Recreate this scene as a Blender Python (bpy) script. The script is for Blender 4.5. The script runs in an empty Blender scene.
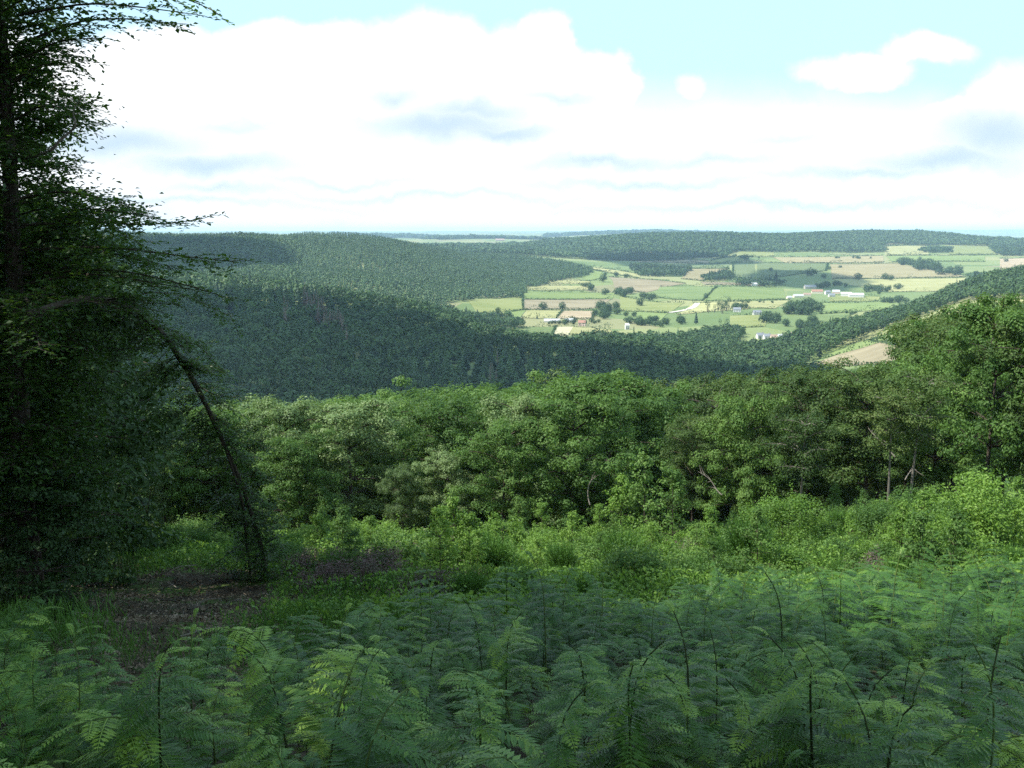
DENOISE = False
EXPOSURE = 0.8
SKY_STRENGTH = 0.13
HAZE = 5.6e-5
HAZEC = (.52, .74, 1.0)
CLOUD_W = (5.7, 5.8, 5.9); CLOUD_G = (2.9, 3.7, 4.5)
VEIL = .9; VEILC = (3.1, 4.75, 5.8)
import bpy, math, random
import numpy as np
from mathutils import Vector
R = math.radians
rng = np.random.default_rng(7)
random.seed(7)
S = bpy.context.scene
COL = S.collection
F = 1024.0
PITCH = math.atan((384 - 232) / F)
CP, SP = math.cos(PITCH), math.sin(PITCH)

# ------------------------------------------------------------------ helpers
def link(o, parent=None):
    COL.objects.link(o)
    if parent is not None:
        o.parent = parent
    return o

def tag(o, label=None, cat=None, group=None, kind=None):
    if label: o['label'] = label
    if cat: o['category'] = cat
    if group: o['group'] = group
    if kind: o['kind'] = kind
    return o

def empty(name, loc, rz=0.0, sc=1.0):
    o = bpy.data.objects.new(name, None)
    o.location = loc; o.rotation_euler = (0, 0, rz); o.scale = (sc, sc, sc)
    o.empty_display_size = 0.1
    return link(o)

class MB:
    """collects vertices and faces (quads / triangles) with one tint value per face"""
    def __init__(s):
        s.v = []; s.q = []; s.t = []; s.qt = []; s.tt = []; s.n = 0
    def add(s, v, f, tint=0.5):
        v = np.asarray(v, dtype=np.float64).reshape(-1, 3)
        f = np.asarray(f, dtype=np.int64)
        tn = np.broadcast_to(np.asarray(tint, dtype=np.float64), (len(f),))
        if f.shape[1] == 4: s.q.append(f + s.n); s.qt.append(tn)
        else: s.t.append(f + s.n); s.tt.append(tn)
        s.v.append(v); s.n += len(v)
    def build(s, name, mat, parent=None, smooth=False):
        me = s.mesh(name, mat, smooth)
        return link(bpy.data.objects.new(name, me), parent)
    def mesh(s, name, mat, smooth=False):
        me = bpy.data.meshes.new(name)
        V = np.concatenate(s.v) if s.v else np.zeros((0, 3))
        q = np.concatenate(s.q) if s.q else np.zeros((0, 4), dtype=np.int64)
        t = np.concatenate(s.t) if s.t else np.zeros((0, 3), dtype=np.int64)
        tint = np.concatenate(s.qt + s.tt) if (s.qt or s.tt) else np.zeros(0)
        me.vertices.add(len(V)); me.vertices.foreach_set('co', V.astype(np.float32).ravel())
        nl = q.size + t.size
        me.loops.add(nl); me.polygons.add(len(q) + len(t))
        me.loops.foreach_set('vertex_index', np.concatenate([q.ravel(), t.ravel()]).astype(np.int32))
        st = np.concatenate([np.arange(len(q)) * 4, q.size + np.arange(len(t)) * 3]).astype(np.int32)
        me.polygons.foreach_set('loop_start', st)
        me.polygons.foreach_set('use_smooth', np.full(len(st), smooth))
        a = me.attributes.new('tint', 'FLOAT', 'FACE')
        a.data.foreach_set('value', tint.astype(np.float32))
        me.update(calc_edges=True)
        if mat is not None: me.materials.append(mat)
        return me

def tube(mb, path, rad, sides=6, tint=0.5, cap=True):
    P = np.asarray(path, float); n = len(P)
    rad = np.broadcast_to(np.asarray(rad, float), (n,))
    T = np.gradient(P, axis=0); T /= np.linalg.norm(T, axis=1, keepdims=True) + 1e-9
    up = np.array([0, 0, 1.0]) if abs(T[0, 2]) < .9 else np.array([1.0, 0, 0])
    A = np.cross(T, up); A /= np.linalg.norm(A, axis=1, keepdims=True) + 1e-9
    B = np.cross(T, A)
    th = np.linspace(0, 2 * np.pi, sides, endpoint=False)
    ring = A[:, None, :] * np.cos(th)[None, :, None] + B[:, None, :] * np.sin(th)[None, :, None]
    V = (P[:, None, :] + ring * rad[:, None, None]).reshape(-1, 3)
    i = np.arange(n - 1)[:, None] * sides; j = np.arange(sides)[None, :]; k = (j + 1) % sides
    f = np.stack([i + j, i + k, i + sides + k, i + sides + j], -1).reshape(-1, 4)
    mb.add(V, f, tint)
    if cap:
        mb.add(np.vstack([P[-1] + T[-1] * rad[-1], V[-sides:]]), [[0, 1 + a, 1 + (a + 1) % sides] for a in range(sides)], tint)

def smooth_path(pts, n):
    P = np.asarray(pts, float)
    d = np.r_[0, np.cumsum(np.linalg.norm(np.diff(P, axis=0), axis=1))]
    s = np.linspace(0, d[-1], n)
    Q = np.stack([np.interp(s, d, P[:, c]) for c in range(3)], 1)
    for _ in range(2):
        Q[1:-1] = (Q[:-2] + 2 * Q[1:-1] + Q[2:]) / 4
    return Q

def frames(n, updir, spread):
    """n random orthonormal pairs (a = long axis, b = cross axis) with normals scattered about updir (n,3)"""
    N = updir + rng.normal(0, spread, (n, 3))
    N /= np.linalg.norm(N, axis=1, keepdims=True) + 1e-9
    a = np.cross(N, rng.normal(0, 1, (n, 3))); a /= np.linalg.norm(a, axis=1, keepdims=True) + 1e-9
    b = np.cross(N, a)
    return a, b, N

def leaves(mb, C, a, b, N, L, W, tint, fold=0.18):
    """a pointed, slightly folded leaf of two triangles-pairs at each centre"""
    C = np.asarray(C); n = len(C)
    L = np.broadcast_to(L, (n,))[:, None]; W = np.broadcast_to(W, (n,))[:, None]
    V = np.stack([C - a * L * .5, C + b * W * .5 + N * W * fold, C + a * L * .5, C - b * W * .5 + N * W * fold], 1).reshape(-1, 3)
    f = np.arange(n)[:, None] * 4
    mb.add(V, np.concatenate([f + np.array([[0, 1, 2]]), f + np.array([[0, 2, 3]])]), np.concatenate([np.broadcast_to(tint, (n,))] * 2))

def quads(mb, C, a, b, L, W, tint):
    C = np.asarray(C); n = len(C)
    L = np.broadcast_to(L, (n,))[:, None] * .5; W = np.broadcast_to(W, (n,))[:, None] * .5
    V = np.stack([C - a * L, C + b * W, C + a * L, C - b * W], 1).reshape(-1, 3)
    mb.add(V, np.arange(n * 4).reshape(-1, 4), np.broadcast_to(tint, (n,)))

# ------------------------------------------------------------------ projection
def pdir(px, py):
    u = (px - 512) / F; v = (384 - py) / F
    return u, CP + v * SP, -SP + v * CP
def at(px, py, y):
    """world point seen at pixel (px, py) at depth y from the eye"""
    a, b, c = pdir(px, py)
    return np.array([a / b * y, y, c / b * y])
def tpx(px):  # azimuth tangent of a picture column at the horizon
    return (px - 512) / F * CP

# ------------------------------------------------------------------ terrain
NEAR = [(-60, 10), (-20, 2.5), (-6, -.9), (0, -2.2), (10, -4.9), (20, -7.6), (30, -10.3), (50, -15.7), (65, -20), (85, -27), (110, -36), (150, -53)]
NEARR = [(-60, 10), (-20, 2.5), (-6, -.9), (0, -2.2), (10, -4.8), (20, -7.3), (30, -9.6), (50, -14.3), (65, -18), (85, -23.5), (110, -31), (150, -45)]
COLS = [
 (-300, NEAR, [(300,-85),(600,-95),(1000,-45),(1500,-25),(2500,-20),(4000,-40),(8000,-60),(12000,-30),(17000,-20),(26000,20)]),
 (100, NEAR, [(300,-105),(600,-130),(700,-127),(900,-108),(1300,-62),(1600,-88),(2000,-70),(2600,-20),(3100,-40),(4500,-70),(8000,-60),(12000,-30),(17000,-20),(26000,20)]),
 (300, NEAR, [(300,-112),(550,-141),(700,-136),(900,-117),(1300,-80),(1450,-86),(1700,-102),(2000,-80),(2600,-19),(3000,-30),(4500,-80),(8000,-60),(11000,-25),(17000,-40),(26000,20)]),
 (420, NEAR, [(300,-115),(600,-144),(800,-141),(1000,-126),(1200,-102),(1400,-112),(1700,-126),(2000,-104),(2500,-50),(2800,-31),(3500,-65),(5000,-80),(7500,-45),(9500,-60),(13000,-60),(17000,-40),(26000,20)]),
 (500, NEAR, [(300,-118),(600,-146),(850,-141),(1000,-131),(1150,-137),(1300,-146),(1700,-143),(2000,-131),(2300,-120),(2900,-101),(3600,-88),(4500,-78),(6000,-85),(7500,-48),(9000,-75),(13000,-60),(17000,-20),(26000,20)]),
 (580, NEAR, [(300,-119),(600,-147),(850,-141),(1050,-128),(1250,-140),(1500,-146),(1800,-141),(2300,-129),(2900,-112),(3500,-95),(4000,-80),(4600,-50),(5000,-40),(6000,-75),(8500,-60),(11500,-20),(14000,-5),(18000,-40),(26000,20)]),
 (640, NEAR, [(300,-120),(600,-148),(850,-141),(1050,-125),(1250,-138),(1500,-144),(2000,-138),(2600,-122),(3200,-108),(3700,-98),(4200,-64),(4900,-20),(6000,-60),(8500,-60),(11500,0),(14000,12),(18000,-40),(26000,20)]),
 (768, NEAR, [(300,-118),(600,-148),(900,-141),(1200,-146),(1500,-146),(2000,-138),(2300,-133),(2800,-120),(3500,-100),(4000,-88),(4400,-60),(4900,-20),(6000,-55),(8500,-80),(11500,-60),(14000,-40),(18000,-40),(26000,30)]),
 (896, NEARR, [(300,-95),(600,-125),(900,-118),(1050,-115),(1300,-110),(1500,-125),(1900,-137),(2300,-134),(3000,-110),(3600,-88),(4200,-72),(4600,-45),(5000,-8),(6000,-50),(8500,-110),(14000,-90),(18000,-60),(26000,50)]),
 (1024, NEARR, [(300,-82),(600,-95),(900,-74),(1000,-70),(1400,-60),(1700,-85),(2100,-120),(2600,-115),(3200,-95),(4000,-72),(4400,-60),(4900,-48),(6000,-70),(8500,-120),(14000,-100),(18000,-60),(26000,60)]),
 (1320, NEARR, [(300,-72),(600,-78),(1000,-45),(1400,-40),(2000,-85),(3000,-90),(4500,-60),(9000,-120),(14000,-100),(18000,-60),(26000,60)]),
]
def pchip(xs, ys, q):
    xs = np.asarray(xs, float); ys = np.asarray(ys, float)
    h = np.diff(xs); d = np.diff(ys) / h
    m = np.zeros(len(xs)); m[0] = d[0]; m[-1] = d[-1]
    for i in range(1, len(xs) - 1):
        if d[i-1] * d[i] > 0:
            w1 = 2 * h[i] + h[i-1]; w2 = h[i] + 2 * h[i-1]
            m[i] = (w1 + w2) / (w1 / d[i-1] + w2 / d[i])
    k = np.clip(np.searchsorted(xs, q) - 1, 0, len(h) - 1)
    s = (q - xs[k]) / h[k]
    return ys[k]*(1+2*s)*(1-s)**2 + h[k]*m[k]*s*(1-s)**2 + ys[k+1]*s*s*(3-2*s) + h[k]*m[k+1]*s*s*(s-1)
NG, NT = 1500, 420
LG = np.linspace(math.log(10.), math.log(26070.), NG)          # log(y + 70)
YG = np.exp(LG) - 70
TG = np.linspace(tpx(-300), tpx(1320), NT)
_tab = np.stack([pchip(*zip(*(a + b)), YG) for _, a, b in COLS])
_tc = np.array([tpx(c[0]) for c in COLS])
TAB = np.stack([pchip(_tc, _tab[:, i], TG) for i in range(NG)], 1)   # NT x NG
_k = np.exp(-.5 * (np.arange(-24, 25) / 8.) ** 2); _k /= _k.sum()
_pad = np.pad(TAB, ((24, 24), (0, 0)), mode='edge')
TAB = sum(_k[i] * _pad[i:i + NT] for i in range(49))
def vnoise(x, y, seed=0):
    x = np.asarray(x, float); y = np.asarray(y, float)
    xi = np.floor(x); yi = np.floor(y); fx = x - xi; fy = y - yi
    fx = fx*fx*(3-2*fx); fy = fy*fy*(3-2*fy)
    def h(a, b):
        s = np.sin(a * 127.1 + b * 311.7 + seed * 74.7) * 43758.5453
        return s - np.floor(s)
    return (h(xi, yi)*(1-fx) + h(xi+1, yi)*fx)*(1-fy) + (h(xi, yi+1)*(1-fx) + h(xi+1, yi+1)*fx)*fy
def hgt(x, y):
    x = np.asarray(x, float); y = np.asarray(y, float)
    t = np.clip(x / np.maximum(y, 40), TG[0], TG[-1])
    g = (np.log(np.maximum(y, -59) + 70) - LG[0]) / (LG[1] - LG[0]); g = np.clip(g, 0, NG - 1.001)
    c = (t - TG[0]) / (TG[1] - TG[0]); c = np.clip(c, 0, NT - 1.001)
    gi = g.astype(int); ci = c.astype(int); gf = g - gi; cf = c - ci
    z = (TAB[ci, gi]*(1-cf) + TAB[ci+1, gi]*cf)*(1-gf) + (TAB[ci, gi+1]*(1-cf) + TAB[ci+1, gi+1]*cf)*gf
    w = np.clip((160 - y) / 100, 0, 1)
    z = z + w * ((vnoise(x/3.1, y/3.1, 1) - .5) * .5 + (vnoise(x/1.1, y/1.1, 2) - .5) * .16)
    wr = np.clip((y - 450) / 300, 0, 1) * np.clip((6000 - y) / 1000, 0, 1)
    z = z + wr * ((vnoise(x/230 + 3, y/230, 4) - .5) * (13 + 13 * np.clip((.06 - x / np.maximum(y, 40)) / .1, 0, 1)) + (vnoise(x/95, y/95, 6) - .5) * 4 * np.clip((3500 - y) / 1500, 0, 1))
    wm = np.clip((y - 4800) / 1500, 0, 1)
    z = z + wm * (vnoise(x/900, y/1400, 3) - .5) * 26
    return z
def ground(px, py, y0=12, y1=26000):
    """first ground point along the ray through a pixel, between depths y0 and y1"""
    a, b, c = pdir(px, py)
    y = np.exp(np.linspace(math.log(y0), math.log(y1), 4000))
    d = c / b * y - hgt(a / b * y, y)
    k = np.where(d <= 0)[0]
    i = k[0] if len(k) else len(y) - 1
    return np.array([a / b * y[i], y[i], hgt(a / b * y[i], y[i])])
def gpt(px, y):  # ground point at picture column px (at the horizon) and depth y
    x = tpx(px) * y
    return np.array([x, y, float(hgt(x, y))])

# ------------------------------------------------------------------ materials
def new_mat(name):
    m = bpy.data.materials.new(name); m.use_nodes = True
    nt = m.node_tree; nt.nodes.clear()
    out = nt.nodes.new('ShaderNodeOutputMaterial')
    return m, nt, out
def ramp(nt, fac, stops):
    r = nt.nodes.new('ShaderNodeValToRGB')
    e = r.color_ramp.elements
    while len(e) < len(stops): e.new(0.5)
    for k, (p, c) in enumerate(stops):
        e[k].position = p; e[k].color = (*c, 1)
    nt.links.new(fac, r.inputs[0]); return r.outputs[0]
def math_n(nt, op, a, b=None, c=None, clamp=False):
    n = nt.nodes.new('ShaderNodeMath'); n.operation = op; n.use_clamp = clamp
    for i, v in enumerate((a, b, c)):
        if v is None: continue
        if isinstance(v, (int, float)): n.inputs[i].default_value = v
        else: nt.links.new(v, n.inputs[i])
    return n.outputs[0]
def noise(nt, vec, scale, detail=3, rough=.55):
    n = nt.nodes.new('ShaderNodeTexNoise'); n.inputs['Scale'].default_value = scale
    n.inputs['Detail'].default_value = detail; n.inputs['Roughness'].default_value = rough
    if vec is not None: nt.links.new(vec, n.inputs['Vector'])
    return n.outputs[0]
def mixc(nt, fac, a, b, mode='MIX'):
    n = nt.nodes.new('ShaderNodeMix'); n.data_type = 'RGBA'; n.blend_type = mode
    for s, v in ((n.inputs[0], fac), (n.inputs[6], a), (n.inputs[7], b)):
        if isinstance(v, (int, float)): s.default_value = v
        elif isinstance(v, tuple): s.default_value = (*v, 1)
        else: nt.links.new(v, s)
    return n.outputs[2]
def leaf_mat(name, lo, mid, hi, transl=.3, rough=.55, spec=.3, objvar=.25):
    m, nt, out = new_mat(name)
    at_ = nt.nodes.new('ShaderNodeAttribute'); at_.attribute_name = 'tint'
    oi = nt.nodes.new('ShaderNodeObjectInfo')
    f = math_n(nt, 'ADD', at_.outputs['Fac'], math_n(nt, 'MULTIPLY', math_n(nt, 'SUBTRACT', oi.outputs['Random'], .5), objvar * 2))
    c = ramp(nt, f, [(0, lo), (.5, mid), (1, hi)])
    p = nt.nodes.new('ShaderNodeBsdfPrincipled')
    nt.links.new(c, p.inputs['Base Color']); p.inputs['Roughness'].default_value = rough
    p.inputs['Specular IOR Level'].default_value = spec
    if transl > 0:
        tr = nt.nodes.new('ShaderNodeBsdfTranslucent')
        nt.links.new(mixc(nt, .5, c, (min(hi[0]*1.3, 1), min(hi[1]*1.3, 1), hi[2]*.6)), tr.inputs['Color'])
        mx = nt.nodes.new('ShaderNodeMixShader'); mx.inputs[0].default_value = transl
        nt.links.new(p.outputs[0], mx.inputs[1]); nt.links.new(tr.outputs[0], mx.inputs[2])
        nt.links.new(mx.outputs[0], out.inputs[0])
    else: nt.links.new(p.outputs[0], out.inputs[0])
    return m
def noise_mat(name, stops, scale=4, rough=.85, detail=4, bump=0.0, stretch=None):
    m, nt, out = new_mat(name)
    tc = nt.nodes.new('ShaderNodeTexCoord'); v = tc.outputs['Object']
    if stretch:
        mp = nt.nodes.new('ShaderNodeMapping'); mp.inputs['Scale'].default_value = stretch
        nt.links.new(v, mp.inputs[0]); v = mp.outputs[0]
    nz = noise(nt, v, scale, detail)
    p = nt.nodes.new('ShaderNodeBsdfPrincipled'); p.inputs['Roughness'].default_value = rough
    p.inputs['Specular IOR Level'].default_value = .2
    nt.links.new(ramp(nt, nz, stops), p.inputs['Base Color'])
    if bump:
        b = nt.nodes.new('ShaderNodeBump'); b.inputs['Strength'].default_value = bump
        nt.links.new(nz, b.inputs['Height']); nt.links.new(b.outputs[0], p.inputs['Normal'])
    nt.links.new(p.outputs[0], out.inputs[0])
    return m

M = {}
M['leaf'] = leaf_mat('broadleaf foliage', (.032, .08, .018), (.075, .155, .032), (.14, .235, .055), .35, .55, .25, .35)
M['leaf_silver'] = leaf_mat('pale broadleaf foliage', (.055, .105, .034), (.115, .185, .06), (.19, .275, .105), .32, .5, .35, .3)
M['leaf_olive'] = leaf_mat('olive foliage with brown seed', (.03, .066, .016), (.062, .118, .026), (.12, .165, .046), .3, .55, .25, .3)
M['leaf_beech'] = leaf_mat('beech foliage', (.026, .068, .014), (.052, .12, .02), (.10, .18, .03), .4, .45, .4)
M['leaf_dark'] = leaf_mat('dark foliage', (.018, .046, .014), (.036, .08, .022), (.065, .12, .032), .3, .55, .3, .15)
M['shrub'] = leaf_mat('bright shrub foliage', (.065, .14, .022), (.12, .225, .034), (.20, .325, .06), .38, .5, .3)
M['broom'] = leaf_mat('broom twigs', (.03, .085, .015), (.055, .135, .02), (.085, .18, .03), .2, .55, .3)
M['bracken'] = leaf_mat('bracken fronds', (.022, .070, .012), (.058, .145, .020), (.24, .36, .05), .28, .5, .34, .34)
M['bracken_stem'] = noise_mat('bracken stalk', [(.3, (.035, .055, .015)), (.7, (.10, .15, .035))], 6)
M['heather'] = leaf_mat('pinkish heather', (.06, .075, .04), (.11, .085, .08), (.19, .11, .13), .2, .7, .2)
M['far_leaf'] = leaf_mat('distant broadleaf foliage', (.018, .045, .014), (.034, .075, .02), (.055, .105, .028), .15, .6, .25, 0)
M['far_conifer'] = leaf_mat('distant conifer foliage', (.014, .036, .016), (.028, .064, .025), (.062, .118, .042), .0, .6, .25, 0)
M['larch'] = leaf_mat('lighter conifer foliage', (.022, .055, .02), (.04, .085, .03), (.066, .12, .042), .0, .6, .25, 0)
M['bark'] = noise_mat('bark', [(.3, (.03, .024, .018)), (.6, (.07, .058, .045)), (.8, (.11, .10, .08))], 5, .9, 5, .4, (3, 3, .6))
M['bark_pale'] = noise_mat('pale bark', [(.3, (.09, .082, .068)), (.7, (.19, .175, .15))], 5, .9, 5, .3, (3, 3, .6))
M['dead'] = noise_mat('dead grey wood', [(.3, (.11, .095, .08)), (.7, (.24, .21, .18))], 8, .9, 4, .3)
M['dead_tree'] = noise_mat('dead conifer twigs', [(.3, (.19, .145, .12)), (.7, (.30, .235, .20))], .3)
# ================================================================== camera, light, sky
cam = bpy.data.cameras.new('camera'); camo = link(bpy.data.objects.new('camera', cam))
cam.sensor_width = 36; cam.lens = 36 * F / 1024; cam.clip_start = .05; cam.clip_end = 60000
camo.location = (0, 0, 0); camo.rotation_euler = (math.pi / 2 - PITCH, 0, 0)
S.camera = camo
SUN = np.array([-.60, -.12, .78]); SUN /= np.linalg.norm(SUN)
sun = bpy.data.lights.new('sun', 'SUN'); sun.energy = 5.0; sun.angle = R(.53); sun.color = (1, .95, .86)
suno = link(bpy.data.objects.new('sun', sun))
suno.rotation_euler = Vector(SUN).to_track_quat('Z', 'Y').to_euler()
S.view_settings.view_transform = 'Standard'; S.view_settings.look = 'None'
S.view_settings.exposure = EXPOSURE; S.view_settings.gamma = 1
S.cycles.use_denoising = DENOISE
S.cycles.max_bounces = 6; S.cycles.diffuse_bounces = 3; S.cycles.glossy_bounces = 2
S.cycles.transmission_bounces = 3; S.cycles.transparent_max_bounces = 4; S.cycles.volume_bounces = 1
S.cycles.use_adaptive_sampling = True; S.cycles.adaptive_threshold = .012
S.cycles.use_fast_gi = False

w = bpy.data.worlds.new('World'); S.world = w; w.use_nodes = True
nt = w.node_tree; nt.nodes.clear()
wout = nt.nodes.new('ShaderNodeOutputWorld'); bg = nt.nodes.new('ShaderNodeBackground')
nt.links.new(bg.outputs[0], wout.inputs[0])
sky = nt.nodes.new('ShaderNodeTexSky'); sky.sky_type = 'NISHITA'; sky.sun_disc = False
sky.sun_elevation = math.asin(SUN[2]); sky.sun_rotation = math.atan2(SUN[0], SUN[1]) % (2 * math.pi)
sky.altitude = 200; sky.air_density = 1.0; sky.dust_density = .8; sky.ozone_density = 1.5
tc = nt.nodes.new('ShaderNodeTexCoord'); sep = nt.nodes.new('ShaderNodeSeparateXYZ')
nt.links.new(tc.outputs['Generated'], sep.inputs[0])
# clouds live on a vertical plane facing north (X = x/y, Z = z/y), so they are fixed in the world
yy = math_n(nt, 'MAXIMUM', sep.outputs[1], .08)
X = math_n(nt, 'DIVIDE', sep.outputs[0], yy); Z = math_n(nt, 'DIVIDE', sep.outputs[2], yy)
cmb = nt.nodes.new('ShaderNodeCombineXYZ'); nt.links.new(X, cmb.inputs[0]); nt.links.new(Z, cmb.inputs[1])
P0 = cmb.outputs[0]
def cloudvec(amp, scale, detail, rough=.55, seed=0.):
    n = nt.nodes.new('ShaderNodeTexNoise'); n.inputs['Scale'].default_value = scale; n.inputs['Detail'].default_value = detail
    n.inputs['Roughness'].default_value = rough
    ad = nt.nodes.new('ShaderNodeVectorMath'); ad.operation = 'ADD'; ad.inputs[1].default_value = (seed, seed * 2, seed)
    nt.links.new(P0, ad.inputs[0]); nt.links.new(ad.outputs[0], n.inputs['Vector'])
    s = nt.nodes.new('ShaderNodeVectorMath'); s.operation = 'SUBTRACT'; s.inputs[1].default_value = (.5, .5, .5); nt.links.new(n.outputs['Color'], s.inputs[0])
    m = nt.nodes.new('ShaderNodeVectorMath'); m.operation = 'MULTIPLY'; m.inputs[1].default_value = (amp, amp * .8, 0); nt.links.new(s.outputs[0], m.inputs[0])
    a = nt.nodes.new('ShaderNodeVectorMath'); a.operation = 'ADD'; nt.links.new(P0, a.inputs[0]); nt.links.new(m.outputs[0], a.inputs[1])
    return a.outputs[0]
def ellipses(vec, lst):
    res = None
    for (cx, cy, rx, ry, wgt) in lst:
        a, b, c = pdir(cx, cy)
        s = nt.nodes.new('ShaderNodeVectorMath'); s.operation = 'SUBTRACT'; s.inputs[1].default_value = (a / b, c / b, 0); nt.links.new(vec, s.inputs[0])
        m = nt.nodes.new('ShaderNodeVectorMath'); m.operation = 'MULTIPLY'; m.inputs[1].default_value = (F / rx, F / ry, 0); nt.links.new(s.outputs[0], m.inputs[0])
        l = nt.nodes.new('ShaderNodeVectorMath'); l.operation = 'LENGTH'; nt.links.new(m.outputs[0], l.inputs[0])
        d = math_n(nt, 'MULTIPLY_ADD', l.outputs['Value'], -wgt, wgt)
        res = d if res is None else math_n(nt, 'MAXIMUM', res, d)
    return res
def sstep(x, lo, hi):
    n = nt.nodes.new('ShaderNodeMapRange'); n.interpolation_type = 'SMOOTHSTEP'
    n.inputs[1].default_value = lo; n.inputs[2].default_value = hi; nt.links.new(x, n.inputs[0]); return n.outputs[0]
v1 = cloudvec(.075, 9, 7, .6)
blobs = [(150,88,105,62,1),(285,80,90,55,1),(330,75,60,52,1),(430,78,95,66,1),(545,62,34,50,1),(590,98,46,50,1),(65,110,70,70,1),(500,95,115,68,1),(-90,90,150,90,1),
         (1030,130,85,72,1),(965,135,60,36,1),(860,75,58,24,.55),(925,54,52,17,.4),(690,91,20,15,.22),(1160,120,130,80,1),(1250,60,60,25,1),(-300,60,120,60,1)]
m1 = sstep(ellipses(v1, blobs), -.06, .20)
# the low bank of cloud that fills the sky down to the horizon
v2 = cloudvec(.055, 7, 5, .55, 3.)
sp2 = nt.nodes.new('ShaderNodeSeparateXYZ'); nt.links.new(v2, sp2.inputs[0])
m2 = sstep(sp2.outputs[1], .150, .088)
m2 = math_n(nt, 'MULTIPLY', m2, .97)
mask = math_n(nt, 'MAXIMUM', m1, m2)
front = sstep(sep.outputs[1], .08, .3)
mask = math_n(nt, 'MULTIPLY', mask, front)
# other clouds behind and overhead
hn = nt.nodes.new('ShaderNodeVectorMath'); hn.operation = 'MULTIPLY'; hn.inputs[1].default_value = (2.2, 2.2, 3.2); nt.links.new(tc.outputs['Generated'], hn.inputs[0])
nb = noise(nt, hn.outputs[0], 1.3, 5)
back = math_n(nt, 'MULTIPLY', sstep(nb, .50, .60), math_n(nt, 'SUBTRACT', 1.0, sstep(sep.outputs[1], .1, .45)))
mask = math_n(nt, 'MAXIMUM', mask, back)
v3 = cloudvec(.085, 8, 5, .6, 7.)
shades = [(110, 140, 128, 28.6, 1), (200, 166, 108, 18.2, 1), (470, 108, 81, 13.0, 0.8), (640, 180, 162, 6.5, 0.6), (160, 205, 216, 5.2, 0.5), (440, 122, 115, 20.8, 1), (500, 128, 81, 11.7, 1), (395, 92, 40, 13.0, 0.7), (215, 192, 94, 7.8, 0.6), (600, 158, 101, 10.4, 0.8), (565, 90, 61, 9.1, 0.6), (700, 160, 122, 7.8, 0.55), (1000, 140, 81, 33.8, 1), (950, 165, 115, 18.2, 1), (870, 176, 162, 9.1, 0.7), (60, 135, 81, 26.0, 0.8), (330, 182, 108, 5.2, 0.5), (780, 140, 81, 7.8, 0.4), (1100, 150, 122, 39.0, 1), (430, 196, 216, 5.2, 0.5), (800, 205, 270, 5.2, 0.5), (230, 120, 81, 10.4, 0.4)]
shm = math_n(nt, 'MULTIPLY', sstep(ellipses(v3, shades), -.45, 1.05), .95)
shm = math_n(nt, 'MAXIMUM', shm, math_n(nt, 'MULTIPLY', sstep(noise(nt, cloudvec(.05, 6, 4, .55, 5.), 7, 5), .5, .75), .35))
def offs(dx, dz):
    a = nt.nodes.new('ShaderNodeVectorMath'); a.operation = 'ADD'; a.inputs[1].default_value = (dx, dz, 0); nt.links.new(v1, a.inputs[0]); return a.outputs[0]
relief = math_n(nt, 'SUBTRACT', noise(nt, offs(-.010, .016), 9, 5, .5), noise(nt, offs(0, 0), 9, 5, .5))
shm = math_n(nt, 'MAXIMUM', shm, math_n(nt, 'MULTIPLY', math_n(nt, 'MULTIPLY', sstep(relief, .01, .15), sstep(Z, .05, .11)), .42))
ccol = mixc(nt, shm, tuple(CLOUD_W), tuple(CLOUD_G))
# the sky keeps a thin bright veil
skyc = nt.nodes.new('ShaderNodeMix'); skyc.data_type = 'RGBA'; skyc.inputs[0].default_value = VEIL
nt.links.new(sky.outputs[0], skyc.inputs[6]); skyc.inputs[7].default_value = (*VEILC, 1)
full = mixc(nt, mask, skyc.outputs[2], ccol)
nt.links.new(full, bg.inputs[0]); bg.inputs[1].default_value = SKY_STRENGTH

# ================================================================== ground
SX = np.linspace(-1, 1, 300)
RY = np.exp(np.linspace(math.log(10.), math.log(26070.), 640)) - 70
RY = np.concatenate([RY[RY < -5], np.arange(-5, 70, .45), np.exp(np.linspace(math.log(140.4), math.log(26070.), 470)) - 70])
WY = np.maximum(.80 * (RY + 62), 26)
gx = SX[None, :] * WY[:, None]; gy = np.broadcast_to(RY[:, None], gx.shape)
gz = hgt(gx, gy)
nr, nc = gx.shape
mb = MB(); idx = np.arange(nr * nc).reshape(nr, nc)
f = np.stack([idx[:-1, :-1], idx[:-1, 1:], idx[1:, 1:], idx[1:, :-1]], -1).reshape(-1, 4)
mb.add(np.stack([gx, gy, gz], -1).reshape(-1, 3), f)
m, nt2, out = new_mat('meadow and woodland soil')
tc2 = nt2.nodes.new('ShaderNodeTexCoord'); sp = nt2.nodes.new('ShaderNodeSeparateXYZ'); nt2.links.new(tc2.outputs['Object'], sp.inputs[0])
far_c = ramp(nt2, noise(nt2, tc2.outputs['Object'], .012, 4), [(.3, (.10, .145, .055)), (.5, (.135, .18, .072)), (.7, (.18, .21, .09))])
vo = nt2.nodes.new('ShaderNodeTexVoronoi'); vo.inputs['Scale'].default_value = 1; vo.distance = 'MANHATTAN'
vm = nt2.nodes.new('ShaderNodeMapping'); vm.inputs['Rotation'].default_value = (0, 0, .35); vm.inputs['Scale'].default_value = (.0055, .0042, 0)
nt2.links.new(tc2.outputs['Object'], vm.inputs[0]); nt2.links.new(vm.outputs[0], vo.inputs['Vector'])
vs_ = nt2.nodes.new('ShaderNodeSeparateColor'); nt2.links.new(vo.outputs['Color'], vs_.inputs[0])
cell = ramp(nt2, vs_.outputs[0], [(0, (.10, .15, .055)), (.35, (.15, .20, .08)), (.6, (.21, .24, .10)), (.8, (.30, .29, .14)), (1, (.22, .19, .12))])
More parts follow.
